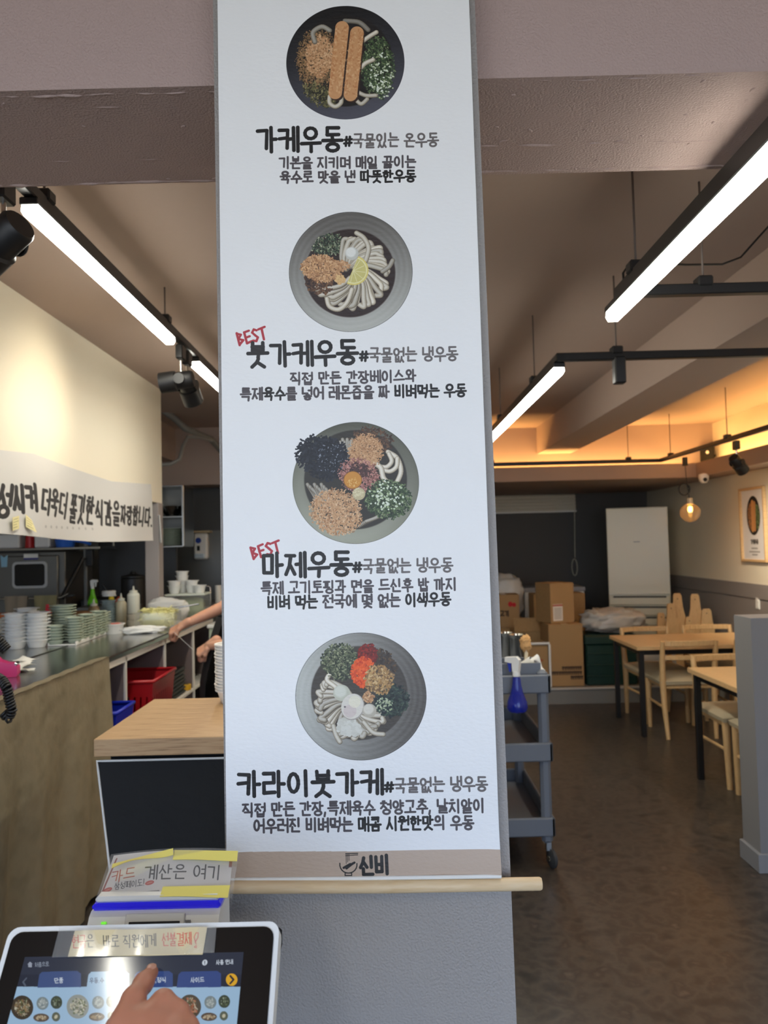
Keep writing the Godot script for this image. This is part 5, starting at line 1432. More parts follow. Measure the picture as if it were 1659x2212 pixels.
# ---------------------------------------------------------------- kitchen behind the counter
func build_kitchen() -> void:
	# cloth with writing on the cream panel
	var X := -1.643
	var top := [at_x(-60, 968, X), at_x(0, 972, X), at_x(72, 980, X), at_x(150, 1010, X), at_x(240, 1040, X), at_x(325, 1046, X)]
	var low := [at_x(-60, 1150, X), at_x(0, 1154, X), at_x(100, 1164, X), at_x(200, 1171, X), at_x(260, 1170, X), at_x(320, 1168, X)]
	var o: Vector3 = top[0] + Vector3(0, 0.05, 0)
	var fr := Frame.new(o, Vector3(0, 0, -1), Vector3.DOWN, o.z - top[5].z + 0.02, o.y - low[5].y + 0.05)
	for p in low: fr.sv = maxf(fr.sv, o.y - p.y + 0.02)
	var cv := Canvas.new(2048, 640, rgb(200, 198, 194))
	cv.host = self
	cv.fr = fr
	cv.s = 5.2
	var ink := rgb(46, 44, 44)
	for w in [["성", -22, 1078, 14, 1084, 70], ["시켜", 14, 1076, 66, 1078, 58], ["더욱더", 74, 1080, 138, 1093, 56], ["쫄깃한", 144, 1096, 200, 1105, 60], ["식감을", 201, 1106, 252, 1112, 52], ["자랑합니다.", 252, 1112, 323, 1119, 40]]:
		write(cv, [[w[0], ink]], v2(w[1], w[2]), v2(w[3], w[4]), w[5], 2.4 if w[1] > 60 else 2.8, 0.03, 0.0, 0.8)
	for i in 9: cv.dot(v2(80 + i * 14, 1138 + i * 0.6), 2.0, rgb(150, 148, 146), 0.6)
	var t := thing("fabric_sign", "white cloth sign with black brush writing on the cream panel", "sign", low[5])
	var pos := t.position
	var pick := func(a: Array, u: float) -> Vector3:
		var k := u * (a.size() - 1)
		var i := mini(int(k), a.size() - 2)
		return a[i].lerp(a[i + 1], k - i)
	var drape := func(u: float, v: float) -> Vector3:
		var p: Vector3 = pick.call(top, u).lerp(pick.call(low, u), v)
		return p + Vector3(0.004 + 0.02 * sin(v * PI) * (0.5 + 0.5 * sin(u * 7.0)) + 0.012 * v * sin(u * 16.0 + v * 3.0) + 0.03 * v * v, 0, 0)
	part(t, "cloth", sheet(60, 20, func(u, v): return drape.call(u, v) - pos, 0.0015, Frame.new(o - pos, fr.u, fr.v, fr.su, fr.sv)), print_mat(cv.image(), 0.85))
	var nc := Canvas.new(96, 96, rgb(222, 212, 158))
	for i in 4: nc.cap(v2(14, 18 + i * 20), v2([78, 84, 60, 70][i], 17 + i * 20), 2.4 if i == 3 else 1.4, 2.0, rgb(110, 104, 80), 0.8)
	var note_paper := print_mat(nc.image(), 0.8)
	for e in [[33, 1130, 0.05], [61, 1131, -0.12]]:
		var c := at_x(e[0], e[1], X + 0.045)
		var n := thing("sticky_note", "pale yellow sticky note on the cloth sign, " + ("flat" if e[0] == 33 else "with lifted corner"), "note", c)
		part(n, "note_paper", sheet(5, 5, func(u, v): return Vector3(0.003 + (0.022 * u * v if e[0] == 61 else 0.0), (0.5 - v) * 0.056 + e[2] * (u - 0.5) * 0.2, (0.5 - u) * 0.058), 0.0006), note_paper)
	var post := thing("support_post", "grey post standing on the kitchen counter under the cream panel", "post", P(-1.69, 1.505, 5.58))
	part(post, "post_shaft", box(0.1, 0.86, 0.11, 0.004), mat(rgb(150, 142, 138), 0.6))
	part(post, "paper_tag", box(0.004, 0.2, 0.05, 0.001), M.paper, Vector3(0.055, 0.24, 0.05), Vector3(0, 0.6, 0.06))
	# oven, shelf above, cloths on a rail
	t = thing("steel_oven", "steel oven with a rounded dark window behind the counter", "oven", P(-3.12, 0, 6.72))
	part(t, "oven_body", box(0.86, 0.62, 0.6, 0.006), M.dull_steel, Vector3(0, 1.29, 0))
	part(t, "oven_stand", box(0.84, 0.98, 0.55, 0.006), M.dull_steel, Vector3(0, 0.49, 0))
	part(t, "oven_door", box(0.66, 0.5, 0.03, 0.008), M.dull_steel, Vector3(0.05, 1.32, 0.315))
	var wc := at(64, 1242, 6.38) - t.position
	part(t, "window_frame", rounded(0.29, 0.22, 0.035, 0.012), mat(rgb(190, 190, 186), 0.4), Vector3(wc.x, wc.y, 0.334))
	part(t, "oven_window", rounded(0.25, 0.18, 0.025, 0.012), mat(rgb(16, 17, 18), 0.15), Vector3(wc.x, wc.y, 0.338))
	var lc := at(66, 1203, 6.38) - t.position
	var st := part(t, "rating_label", box(0.12, 0.05, 0.003, 0.001), M.paper, Vector3(lc.x, lc.y, 0.333))
	part(st, "label_band", box(0.12, 0.016, 0.003, 0.0005), mat(rgb(40, 44, 120), 0.5), Vector3(0, -0.016, 0.001))
	part(t, "blue_sticker", prism([v2(-0.03, 0.05), v2(0, 0.03), v2(0.03, 0.05), v2(0.024, -0.05), v2(-0.024, -0.05)], 0.002), mat(rgb(150, 196, 216), 0.5), Vector3(at(8, 1210, 6.38).x - t.position.x, at(8, 1212, 6.38).y - t.position.y, 0.333))
	var sy := 1.625
	t = thing("wall_shelf", "steel shelf over the oven", "shelf", P(-3.0, sy, 6.62))
	part(t, "shelf_board", box(1.2, 0.02, 0.4, 0.003), M.steel, Vector3.ZERO)
	for s in [-1, 1]: part(t, "shelf_hanger", box(0.015, 1.14, 0.015, 0.002), M.steel, Vector3(s * 0.58, 0.58, -0.18))
	var pn := thing("blue_dipper", "blue plastic dipper on the steel shelf", "dipper", P(-2.73, sy + 0.01, 6.52))
	part(pn, "dipper_bowl", lathe([Vector2(0, 0), Vector2(0.07, 0), Vector2(0.085, 0.07), Vector2(0.08, 0.07), Vector2(0.066, 0.006), Vector2(0, 0.005)], 24), mat(rgb(40, 104, 206), 0.35))
	part(pn, "handle", tube([Vector3(0.07, 0.055, 0.02), Vector3(0.15, 0.045, 0.03), Vector3(0.23, 0.022, 0.04)], 0.012, 8), mat(rgb(40, 104, 206), 0.35))
	for e in [[-3.26, 0.34, "long white tub on the steel shelf"], [-2.9, 0.13, "short white tub between the red tub and the blue dipper"]]: solo("storage_tub", e[2], "tub", box(e[1], 0.12, 0.2, 0.01), M.white, P(e[0], sy + 0.071, 6.55), Vector3.ZERO, "tubs on the steel shelf")
	solo("storage_tub", "red tub on the steel shelf", "tub", lathe([Vector2(0, 0), Vector2(0.04, 0), Vector2(0.034, 0.12), Vector2(0, 0.12)], 20), mat(rgb(190, 34, 34), 0.4), P(-3.02, sy + 0.011, 6.5), Vector3.ZERO, "tubs on the steel shelf")
	var rail := thing("towel_rail", "steel towel rail in front of the oven", "rail", P(-2.95, 1.235, 6.1))
	part(rail, "rail_bar", tube([Vector3(-0.5, 0, 0), Vector3(0.36, 0, 0), Vector3(0.42, 0.03, 0.0)], 0.009, 8), M.chrome)
	for s in [-0.45, 0.34]: part(rail, "rail_bracket", tube([Vector3(s, 0, 0), Vector3(s, 0, -0.3)], 0.007, 6), M.chrome)
	for e in [[34, "pale brown towel over the rail by the oven", rgb(150, 134, 112)], [98, "olive towel over the rail by the oven", rgb(150, 140, 100)]]:
		var c := at(e[0], 1296, 6.08)
		solo("kitchen_towel", e[1], "towel", sheet(12, 10, func(u, v): return Vector3((u - 0.5) * 0.18 * (1.0 - 0.1 * v), 0.022 - v * 0.13, 0.012 + 0.006 * sin(u * 12.0)), 0.004), mat(e[2], 0.9), Vector3(c.x, 1.235, -6.09), Vector3.ZERO, "towels")
	# dark machine and a frame pole next to the oven
	t = thing("noodle_boiler", "tall dark boiler cabinet with a slanting lid arm beside the oven", "boiler", P(-2.3, 0, 6.9))
	part(t, "boiler_body", box(0.72, 1.18, 0.5, 0.01), mat(rgb(48, 48, 47), 0.45), Vector3(0, 0.59, 0))
	part(t, "hood_panel", box(0.72, 0.58, 0.04, 0.005), mat(rgb(44, 44, 43), 0.4), Vector3(0, 1.47, -0.2))
	part(t, "lid_arm", tube([at(133, 1292, 6.28) - t.position, at(180, 1205, 6.45) - t.position], 0.018, 8), M.black)
	part(t, "pole", box(0.03, 0.95, 0.03, 0.003), M.dull_steel, at(186, 1240, 6.55) - t.position)
	part(t, "switch_box", box(0.06, 0.14, 0.05, 0.005), M.black, at(194, 1205, 6.52) - t.position)
	spray_bottle("bright green spray bottle at the kitchen counter back", P(at(200, 1280, 5.9).x, 1.18, 5.9), 0.2, mat(rgb(110, 200, 30), 0.25), squeeze_white(), squeeze_white())
	solo("steel_block", "steel rest under the green spray bottle", "block", box(0.4, 0.105, 0.28, 0.004), M.dull_steel, P(-2.13, 1.127, 5.9))
	t = thing("stock_pot", "large black stock pot by the grey post", "pot", P(at(288, 1245, 6.4).x, 1.1, 6.4))
	part(t, "pot_body", cyl(0.1, 0.1, 0.27, 28, 0.01), M.black)
	part(t, "pot_lid", lathe([Vector2(0, 0.01), Vector2(0.1, 0), Vector2(0.1, 0.012), Vector2(0.03, 0.03), Vector2(0.02, 0.05), Vector2(0, 0.05)], 24), M.black, Vector3(0, 0.27, 0))
	t = thing("kitchen_bench", "steel bench along the kitchen end", "bench", P(-1.2, 0, 7.05))
	part(t, "bench_top", box(1.48, 0.03, 0.8, 0.004), M.dull_steel, Vector3(0, 1.085, 0.0))
	part(t, "bench_front", box(1.48, 1.06, 0.03, 0.004), M.dull_steel, Vector3(0, 0.535, 0.37))
	t = thing("prep_bench", "steel prep bench under the stock pot", "bench", P(-2.05, 0, 6.4))
	part(t, "bench_top", box(0.95, 0.03, 0.38, 0.004), M.dull_steel, Vector3(0, 1.085, 0.0))
	for e in [[-1, -1], [1, -1], [-1, 1], [1, 1]]: part(t, "leg", box(0.04, 1.07, 0.04, 0.003), M.dull_steel, Vector3(e[0] * 0.44, 0.535, e[1] * 0.16))
	t = thing("frying_pan", "black pan with handle up beside the stock pot", "pan", P(at(240, 1262, 6.35).x - 0.07, 1.101, 6.38))
	part(t, "pan_body", lathe([Vector2(0, 0), Vector2(0.1, 0), Vector2(0.13, 0.05), Vector2(0.125, 0.05), Vector2(0.098, 0.005), Vector2(0, 0.005)], 24), M.black)
	part(t, "pan_handle", tube([Vector3(0.11, 0.045, 0), Vector3(0.08, 0.1, 0.02), Vector3(0.0, 0.22, 0.03)], 0.012, 8), M.black)
	solo("orange_ladle", "orange ladle head beside the black pan", "ladle", lathe([Vector2(0, 0), Vector2(0.03, 0.008), Vector2(0.045, 0.04), Vector2(0.04, 0.04), Vector2(0.026, 0.012), Vector2(0, 0.005)], 18), mat(rgb(226, 84, 34), 0.35), P(at(262, 1262, 6.2).x, 1.17, 6.2), Vector3(0.9, 0, 0.4))
	solo("steel_jug", "steel jug under the orange ladle", "jug", lathe([Vector2(0, 0), Vector2(0.05, 0), Vector2(0.055, 0.07), Vector2(0.05, 0.07), Vector2(0.046, 0.006), Vector2(0, 0.005)], 20), M.chrome, P(at(264, 1272, 6.2).x, 1.101, 6.2))
	# far end: dish rack, dispenser, kettle, sink
	var dk := at(372, 1120, 6.9)
	t = thing("dish_rack", "steel wall rack holding a bowl and a pile of plates", "rack", Vector3(dk.x, 1.62, dk.z))
	for s in [-1, 1]: part(t, "rack_side", box(0.02, 0.54, 0.34, 0.003), M.steel, Vector3(s * 0.14, 0.27, 0))
	for yy in [0.0, 0.26, 0.53]: part(t, "rack_shelf", box(0.28, 0.014, 0.34, 0.003), M.steel, Vector3(0, yy, 0))
	part(t, "rack_back", box(0.28, 0.54, 0.01, 0.002), M.dull_steel, Vector3(0, 0.27, -0.17))
	solo("mixing_bowl", "steel mixing bowl in the wall rack", "bowl", lathe([Vector2(0, 0), Vector2(0.05, 0), Vector2(0.11, 0.09), Vector2(0.115, 0.09), Vector2(0.05, -0.003), Vector2(0, -0.003)], 26), M.chrome, Vector3(dk.x, 1.892, dk.z))
	stack("rack_plate", "white plate, %s of the pile in the wall rack", "plate", "plates in the wall rack", bowl_mesh(0.1, 0.018, 0.004), M.celadon, Vector3(dk.x, 1.628, dk.z), 9, 0.017)
	var dz := at(435, 1180, 7.94)
	t = thing("soap_dispenser", "white wall dispenser with blue badge and small ledge", "dispenser", dz)
	part(t, "dispenser_case", box(0.14, 0.27, 0.09, 0.015), M.white)
	part(t, "ledge", box(0.19, 0.02, 0.12, 0.003), mat(rgb(196, 176, 140), 0.6), Vector3(0.01, 0.15, 0))
	part(t, "badge", cyl(0.03, 0.03, 0.004, 24), mat(rgb(40, 70, 160), 0.4), Vector3(-0.02, 0.06, 0.045), Vector3(PI / 2, 0, 0))
	part(t, "sight_window", box(0.03, 0.05, 0.006, 0.002), M.black, Vector3(-0.02, -0.02, 0.045))
	part(t, "push_lever", box(0.1, 0.05, 0.03, 0.008), mat(rgb(190, 204, 214), 0.3), Vector3(-0.01, -0.1, 0.05))
	solo("kettle", "black kettle on the steel bench", "kettle", lathe([Vector2(0, 0), Vector2(0.06, 0), Vector2(0.066, 0.03), Vector2(0.055, 0.1), Vector2(0.03, 0.13), Vector2(0, 0.135)], 22), M.black, P(at(398, 1245, 6.9).x, 1.1, 6.9))
	t = thing("sink_rail", "chrome rail on the steel bench", "rail", P(at(420, 1250, 7.0).x, 1.1, 7.0))
	part(t, "bar", tube([Vector3(-0.12, 0.15, 0), Vector3(0.13, 0.15, 0), Vector3(0.14, 0.14, 0), Vector3(0.14, 0, 0)], 0.01, 8), M.chrome)
	solo("paper_roll", "white paper roll standing on the steel bench", "roll", cyl(0.03, 0.03, 0.16, 20), M.paper, P(at(471, 1240, 7.0).x, 1.1, 7.0))
	# plastic tubs on the floor side behind the worker
	t = thing("storage_crate", "pale green plastic crate behind the worker", "crate", P(-1.09, 0, 5.95))
	part(t, "crate_body", open_box(0.5, 0.5, 0.4, 0.01), mat(rgb(186, 196, 176), 0.5), Vector3(0, 0.5, 0))
	part(t, "crate_stand", box(0.5, 0.5, 0.4, 0.005), M.dull_steel, Vector3(0, 0.25, 0))
	part(t, "crate_lid", box(0.53, 0.03, 0.43, 0.008), M.white, Vector3(0, 1.015, 0))
func squeeze_white() -> StandardMaterial3D:
	if not M.has("squeeze"): M.squeeze = mat(rgb(214, 214, 208), 0.4)
	return M.squeeze

# ---------------------------------------------------------------- dining room
func make_chair(label: String, pos: Vector3, turn: float) -> Node3D:   # local: back at +z, sitter looks to -z
	var t := thing("dining_chair", label, "chair", pos, turn, "wooden dining chairs with beige seats")
	for s in [-1, 1]:
		part(t, "leg", tube([Vector3(s * 0.185, 0, -0.2), Vector3(s * 0.19, 0.43, -0.19)], [0.017, 0.026], 10), M.chair)
		part(t, "leg", tube([Vector3(s * 0.19, 0, 0.235), Vector3(s * 0.2, 0.25, 0.205), Vector3(s * 0.205, 0.46, 0.2), Vector3(s * 0.21, 0.64, 0.222), Vector3(s * 0.212, 0.775, 0.25)], [0.016, 0.022, 0.025, 0.021, 0.017], 10), M.chair)
		part(t, "side_stretcher", tube([Vector3(s * 0.187, 0.24, -0.195), Vector3(s * 0.197, 0.24, 0.205)], 0.011, 8), M.chair)
	var bent := func(y: float, z: float, h: float) -> ArrayMesh:
		var st := begin()
		for i in 8:
			var a := lerpf(-0.2, 0.2, i / 8.0)
			var b := lerpf(-0.2, 0.2, (i + 1) / 8.0)
			var za := z + 0.03 * (1.0 - pow(a / 0.2, 2.0))
			var zb := z + 0.03 * (1.0 - pow(b / 0.2, 2.0))
			var m := Vector3((a + b) / 2, y, (za + zb) / 2)
			box_in(st, m, Vector3((b - a) + 0.003, h, 0.018), 0.004, Basis(Vector3.UP, -atan2(zb - za, b - a)))
		return done(st)
	part(t, "top_rail", bent.call(0.755, 0.245, 0.045), M.chair)
	part(t, "lower_rail", bent.call(0.64, 0.222, 0.038), M.chair)
	part(t, "seat_frame", box(0.4, 0.035, 0.4, 0.006), M.chair, Vector3(0, 0.405, 0.0))
	part(t, "seat", cushion(0.45, 0.065, 0.45), M.leather, Vector3(0, 0.422, -0.005))
	return t
func cushion(w: float, h: float, d: float) -> ArrayMesh:
	var st := begin()
	var n := 14
	var P0 := []
	for j in n + 1:
		for i in n + 1:
			var u := i / float(n) * 2 - 1
			var v := j / float(n) * 2 - 1
			var r := maxf(absf(u), absf(v))
			var y := h * (0.72 + 0.28 * (1 - u * u) * (1 - v * v)) - h * 0.3 * pow(r, 10.0)
			P0.append(Vector3(u * w / 2, y, v * d / 2))
	st.set_smooth_group(1)
	for j in n:
		for i in n:
			var a := j * (n + 1) + i
			for k in [a, a + 1, a + n + 2, a, a + n + 2, a + n + 1]: st.add_vertex(P0[k])
	for e in [[0, 1, n], [n * (n + 1), 1, n], [0, n + 1, n], [n, n + 1, n]]:
		for k in e[2]:
			var a: Vector3 = P0[e[0] + e[1] * k]
			var b: Vector3 = P0[e[0] + e[1] * (k + 1)]
			face(st, [a, b, b * Vector3(0.97, 0, 0.97), a * Vector3(0.97, 0, 0.97)], (a + b) * Vector3(1, 0, 1), 2)
	face(st, [Vector3(-w / 2, 0, -d / 2) * 0.97, Vector3(w / 2, 0, -d / 2) * 0.97, Vector3(w / 2, 0, d / 2) * 0.97, Vector3(-w / 2, 0, d / 2) * 0.97], Vector3.DOWN)
	return done(st)
func make_table(label: String, x0: float, x1: float, d0: float, d1: float) -> void:
	var t := thing("dining_table", label, "table", P((x0 + x1) / 2, 0, (d0 + d1) / 2), 0.0, "wooden dining tables with black legs")
	var w := x1 - x0
	var d := d1 - d0
	part(t, "table_top", box(w, 0.032, d, 0.003), M.wood, Vector3(0, 0.709, 0))
	var st := begin()
	for s in [-1, 1]:
		box_in(st, Vector3(0, 0.672, s * (d / 2 - 0.05)), Vector3(w - 0.09, 0.04, 0.025), 0.002)
		box_in(st, Vector3(s * (w / 2 - 0.05), 0.672, 0), Vector3(0.025, 0.04, d - 0.09), 0.002)
	part(t, "under_frame", done(st), M.black)
	for e in [[-1, -1], [1, -1], [-1, 1], [1, 1]]: part(t, "leg", box(0.038, 0.692, 0.038, 0.003), M.black, Vector3(e[0] * (w / 2 - 0.045), 0.346, e[1] * (d / 2 - 0.045)))
func build_dining() -> void:
	make_table("wooden dining table near the green crate", 1.985, 3.19, 6.21, 6.98)
	make_table("wooden dining table beside the low grey partition", 1.985, 3.19, 4.42, 5.18)
	var c := make_chair("beige seat chair with its back to the aisle at the far table corner", P(2.37, 0, 5.96 - 0.02 + 0.2), 0.0)
	c.position = P(2.375, 0, 6.38)
	dup(c, P(2.96, 0, 6.40), 0.02, "beige seat chair beside the partition end at the far table")
	dup(c, P(2.36, 0, 6.88), PI + 0.04, "beige seat chair facing the aisle in front of the plastic bags")
	dup(c, P(2.93, 0, 6.93), PI - 0.05, "beige seat chair facing the aisle in front of the wooden boards")
	dup(c, P(2.31, 0, 5.12), PI, "beige seat chair tucked under the table behind the partition, seen past its corner")
	dup(c, P(2.32, 0, 4.62), 0.0, "beige seat chair on the partition side of the table behind the partition")
	# service cart
	var x0 := 0.34
	var x1 := 0.775
	var d0 := 3.80
	var d1 := 4.62
	var t := thing("service_cart", "grey three shelf plastic service cart beside the column", "cart", P((x0 + x1) / 2, 0, (d0 + d1) / 2))
	var w := x1 - x0
	var n := d1 - d0
	for e in [[-1, -1], [1, -1], [-1, 1], [1, 1]]:
		part(t, "post", box(0.052, 0.84, 0.045, 0.014), M.cart, Vector3(e[0] * (w / 2 - 0.026), 0.54, e[1] * (n / 2 - 0.026)))
		var cs := part(t, "caster", box(0.03, 0.05, 0.03, 0.004), M.steel, Vector3(e[0] * (w / 2 - 0.02), 0.105, e[1] * (n / 2 - 0.03)))
		part(cs, "wheel", tire(0.046, 0.026), mat(rgb(52, 53, 54), 0.6), Vector3(e[0] * 0.012, -0.058, 0.012), Vector3(0, 0.3, 0))
		part(cs, "hub_cap", cyl(0.014, 0.014, 0.034, 14), M.chrome, Vector3(e[0] * 0.012 - 0.017, -0.058, 0.012), Vector3(0, 0.3, -PI / 2))
	for y in [0.16, 0.52, 0.85]:
		part(t, "shelf", tray(w + 0.02, 0.09, n + 0.02), M.cart, Vector3(0, y, 0))
	part(t, "handle", tube([Vector3(-w / 2, 0.97, -n / 2), Vector3(-w / 2, 1.0, -n / 2 - 0.08), Vector3(w / 2, 1.0, -n / 2 - 0.08), Vector3(w / 2, 0.97, -n / 2)], 0.016, 10), M.cart)
	# what the cart carries
	solo("cart_bin", "grey waste bin sunk in the cart top", "bin", open_box(0.34, 0.13, 0.2, 0.012), mat(rgb(100, 106, 116), 0.5), P(0.575, 0.862, 3.93))
	for e in [[1097, 0.1, "steel canister half behind the column on the cart"], [1120, 0.0, "steel canister with flared rim beside the blue spray bottle"]]:
		var p := at(e[0] - 2, 1420, 4.25 + e[1])
		solo("steel_canister", e[2], "canister", lathe([Vector2(0, 0), Vector2(0.036, 0), Vector2(0.04, 0.02), Vector2(0.04, 0.2), Vector2(0.048, 0.215), Vector2(0.05, 0.222), Vector2(0.044, 0.222), Vector2(0.036, 0.2), Vector2(0, 0.02)], 26), M.steel, Vector3(p.x, 0.862, p.z), Vector3.ZERO, "steel canisters on the cart")
	var glass_blue := mat(Color(0.03, 0.12, 0.6, 0.62), 0.1, 0.0, {"transparency": BaseMaterial3D.TRANSPARENCY_ALPHA})
	spray_bottle("blue spray bottle hooked on the cart front", at(1118, 1538, 3.74) + Vector3(0, 0, 0.0), 0.265, glass_blue, M.white, mat(rgb(40, 60, 160), 0.4), 2.6)
	var br := thing("dish_brush", "cream dish brush with tan bristles standing in the cart bin", "brush", at(1137, 1440, 3.95))
	part(br, "brush_handle", tube([Vector3(0, -0.06, 0), Vector3(0, 0.05, 0), Vector3(0.004, 0.09, 0)], 0.009, 10), mat(rgb(230, 214, 180), 0.5))
	part(br, "bristle_head", blob(Vector3(0.05, 0.075, 0.05), 0.5, 0.3, 5, false), mat(rgb(206, 160, 104), 0.9), Vector3(0, 0.08, 0))
	for e in [[1150, 1445, 0.5, "white tissue standing up in the cart bin"], [1128, 1448, -0.3, "white rag lying on the cart bin edge"]]:
		solo("cart_rag", e[3], "rag", sheet(8, 8, func(u, v): return Vector3((u - 0.5) * 0.1, 0.05 * u * (1 - v) + 0.01 * sin(v * 7), (v - 0.5) * 0.08), 0.002), M.paper, at(e[0], e[1], 3.93), Vector3(0.5, e[2], 0.2))
	# wall things
	var fx := 3.447
	var pc := Canvas.new(300, 440, rgb(222, 222, 224))
	pc.oval(v2(150, 165), 88, 120, rgb(28, 26, 24))
	strew(pc, v2(120, 165), 40, 80, 0, 300, v2(3, 7), 5, [rgb(150, 100, 60), rgb(176, 126, 80), rgb(110, 74, 48)])
	strew(pc, v2(195, 175), 34, 76, 0, 300, v2(2, 6), 4, [rgb(84, 104, 62), rgb(140, 150, 104), rgb(52, 64, 40)])
	pc.cap(v2(142, 85), v2(136, 250), 17, 17, rgb(196, 140, 84))
	pc.cap(v2(170, 90), v2(164, 250), 13, 13, rgb(186, 130, 78))
	write(pc, [["가케우동", rgb(60, 58, 56)]], v2(100, 325), v2(200, 325), 26, 3.5)
	for e in [[110, 190, 365], [80, 220, 386], [115, 185, 404]]:
		for i in 6: pc.cap(v2(lerpf(e[0], e[1], i / 6.0), e[2]), v2(lerpf(e[0], e[1], (i + 0.7) / 6.0), e[2]), 4, 4, rgb(140, 138, 136))
	t = thing("poster_frame", "light wood framed noodle bowl poster on the cream wall", "poster", P(fx, 1.345, 7.21))
	for e in [[0, 0.012, 0.49, 0.024], [0, 0.688, 0.49, 0.024]]: part(t, "frame_rail", box(0.03, e[3], e[2], 0.003), M.wood, Vector3(-0.015, e[1], 0))
	for s in [-1, 1]: part(t, "frame_stile", box(0.03, 0.7, 0.024, 0.003), M.wood, Vector3(-0.015, 0.35, s * 0.233))
	part(t, "print_sheet", sheet(1, 1, func(u, v): return Vector3(-0.008, 0.688 - v * 0.676, -0.223 + u * 0.446), 0.004), print_mat(pc.image(), 0.4))
	var sw := at_x(1637, 1302, 3.438)
	t = thing("wall_switch", "white double wall switch on the grey wainscot", "switch", sw)
	part(t, "switch_plate", box(0.01, 0.12, 0.075, 0.003), M.white)
	for s in [-1, 1]: part(t, "rocker", box(0.006, 0.045, 0.05, 0.002), M.white, Vector3(-0.006, s * 0.026, 0))
	var sp := at_x(1527, 985, 3.36)
	t = thing("wall_speaker", "black speaker box over the lit cove", "speaker", sp)
	part(t, "speaker_case", box(0.1, 0.19, 0.17, 0.012), M.matte_black)
	part(t, "speaker_bracket", box(0.06, 0.03, 0.03, 0.003), M.black, Vector3(0.06, 0, 0))
	part(t, "speaker_badge", cyl(0.018, 0.018, 0.004, 16), M.white, Vector3(-0.03, 0.03, 0.085), Vector3(PI / 2, 0, 0))
	var cc := at(1520, 1033, 7.6)
	t = thing("security_camera", "small white security camera hanging from the soffit", "camera", Vector3(cc.x, 2.2, cc.z))
	var drop := cc.y - 2.2
	part(t, "mount_stem", cyl(0.008, 0.008, -drop, 10), mat(rgb(120, 110, 104), 0.5), Vector3(0, drop, 0))
	part(t, "camera_body", lathe([Vector2(0, -0.05), Vector2(0.03, -0.045), Vector2(0.045, -0.02), Vector2(0.05, 0.01), Vector2(0.045, 0.04), Vector2(0, 0.05)], 24), M.white, Vector3(0, drop, 0))
	part(t, "camera_lens", cyl(0.02, 0.02, 0.012, 16), M.black, Vector3(-0.004, drop - 0.016, 0.038), Vector3(PI / 2, 0, 0))
	# pendant bulb
	var bc := at(1491, 1107, 7.2)
	t = thing("pendant_bulb", "amber globe bulb on a looped black cord below the track", "pendant lamp", Vector3(bc.x, 2.342, bc.z))
	var by := bc.y - 2.342
	part(t, "track_plug", box(0.04, 0.08, 0.04, 0.004), M.track, Vector3(-0.03, -0.04, 0))
	var cx := at(1478, 1057, 7.2).x - bc.x
	part(t, "cord", tube([Vector3(-0.03, -0.08, 0), Vector3(-0.02, by + 0.26, 0), Vector3(-0.005, by + 0.14, 0), Vector3(0, by + 0.12, 0)], 0.0035, 6), M.black)
	var loop := []
	for i in 73: loop.append(Vector3(cx + cos(i * TAU / 24) * (0.052 - i * 0.0001), at(1478, 1057, 7.2).y - 2.342 + sin(i * TAU / 24) * 0.055, 0.004 * sin(i * 0.6)))
	part(t, "cord_loop", tube(loop, 0.006, 6), M.black)
	part(t, "socket", cyl(0.028, 0.024, 0.06, 18), mat(rgb(206, 190, 160), 0.5), Vector3(0, by + 0.075, 0))
	part(t, "globe", lathe([Vector2(0.024, 0.085), Vector2(0.04, 0.075), Vector2(0.07, 0.055), Vector2(0.09, 0.02), Vector2(0.092, -0.01), Vector2(0.08, -0.045), Vector2(0.05, -0.075), Vector2(0.02, -0.088), Vector2(0, -0.09)], 28), mat(Color(0.99, 0.86, 0.6, 0.03), 0.05, 0.0, {"transparency": BaseMaterial3D.TRANSPARENCY_ALPHA}), Vector3(0, by, 0))
	part(t, "filament", lathe([Vector2(0, -0.025), Vector2(0.016, -0.02), Vector2(0.022, 0.0), Vector2(0.018, 0.03), Vector2(0, 0.036)], 14), mat(Color(1, 0.9, 0.6), 0.5, 0.0, {"emission_enabled": true, "emission": Color(1.0, 0.72, 0.32), "emission_energy_multiplier": 6.0}), Vector3(0, by + 0.025, 0))
	var l := OmniLight3D.new()
	l.name = "glow"
	l.light_energy = 0.025
	l.light_color = Color(1.0, 0.72, 0.36)
	l.light_size = 0.02
	l.omni_range = 12.0
	l.omni_attenuation = 2.0
	l.shadow_enabled = true
	t.add_child(l, true)
	l.position = Vector3(0, by + 0.025, 0)
func tire(r: float, w: float) -> ArrayMesh:
	var st := begin()
	lathe_in(st, [Vector2(0, -w / 2), Vector2(r * 0.75, -w / 2), Vector2(r, -w / 4), Vector2(r, w / 4), Vector2(r * 0.75, w / 2), Vector2(0, w / 2)], 24, Vector3.ZERO, Basis(Vector3.FORWARD, PI / 2))
	return done(st)
func tray(w: float, h: float, d: float) -> ArrayMesh:
	var st := begin()
	var t := 0.02
	box_in(st, Vector3(0, t / 2, 0), Vector3(w - 0.01, t, d - 0.01), 0.003)
	for s in [-1, 1]:
		box_in(st, Vector3(s * (w - t) / 2, h / 2, 0), Vector3(t, h, d), 0.006)
		box_in(st, Vector3(0, h / 2, s * (d - t) / 2), Vector3(w, h, t), 0.006)
	return done(st)

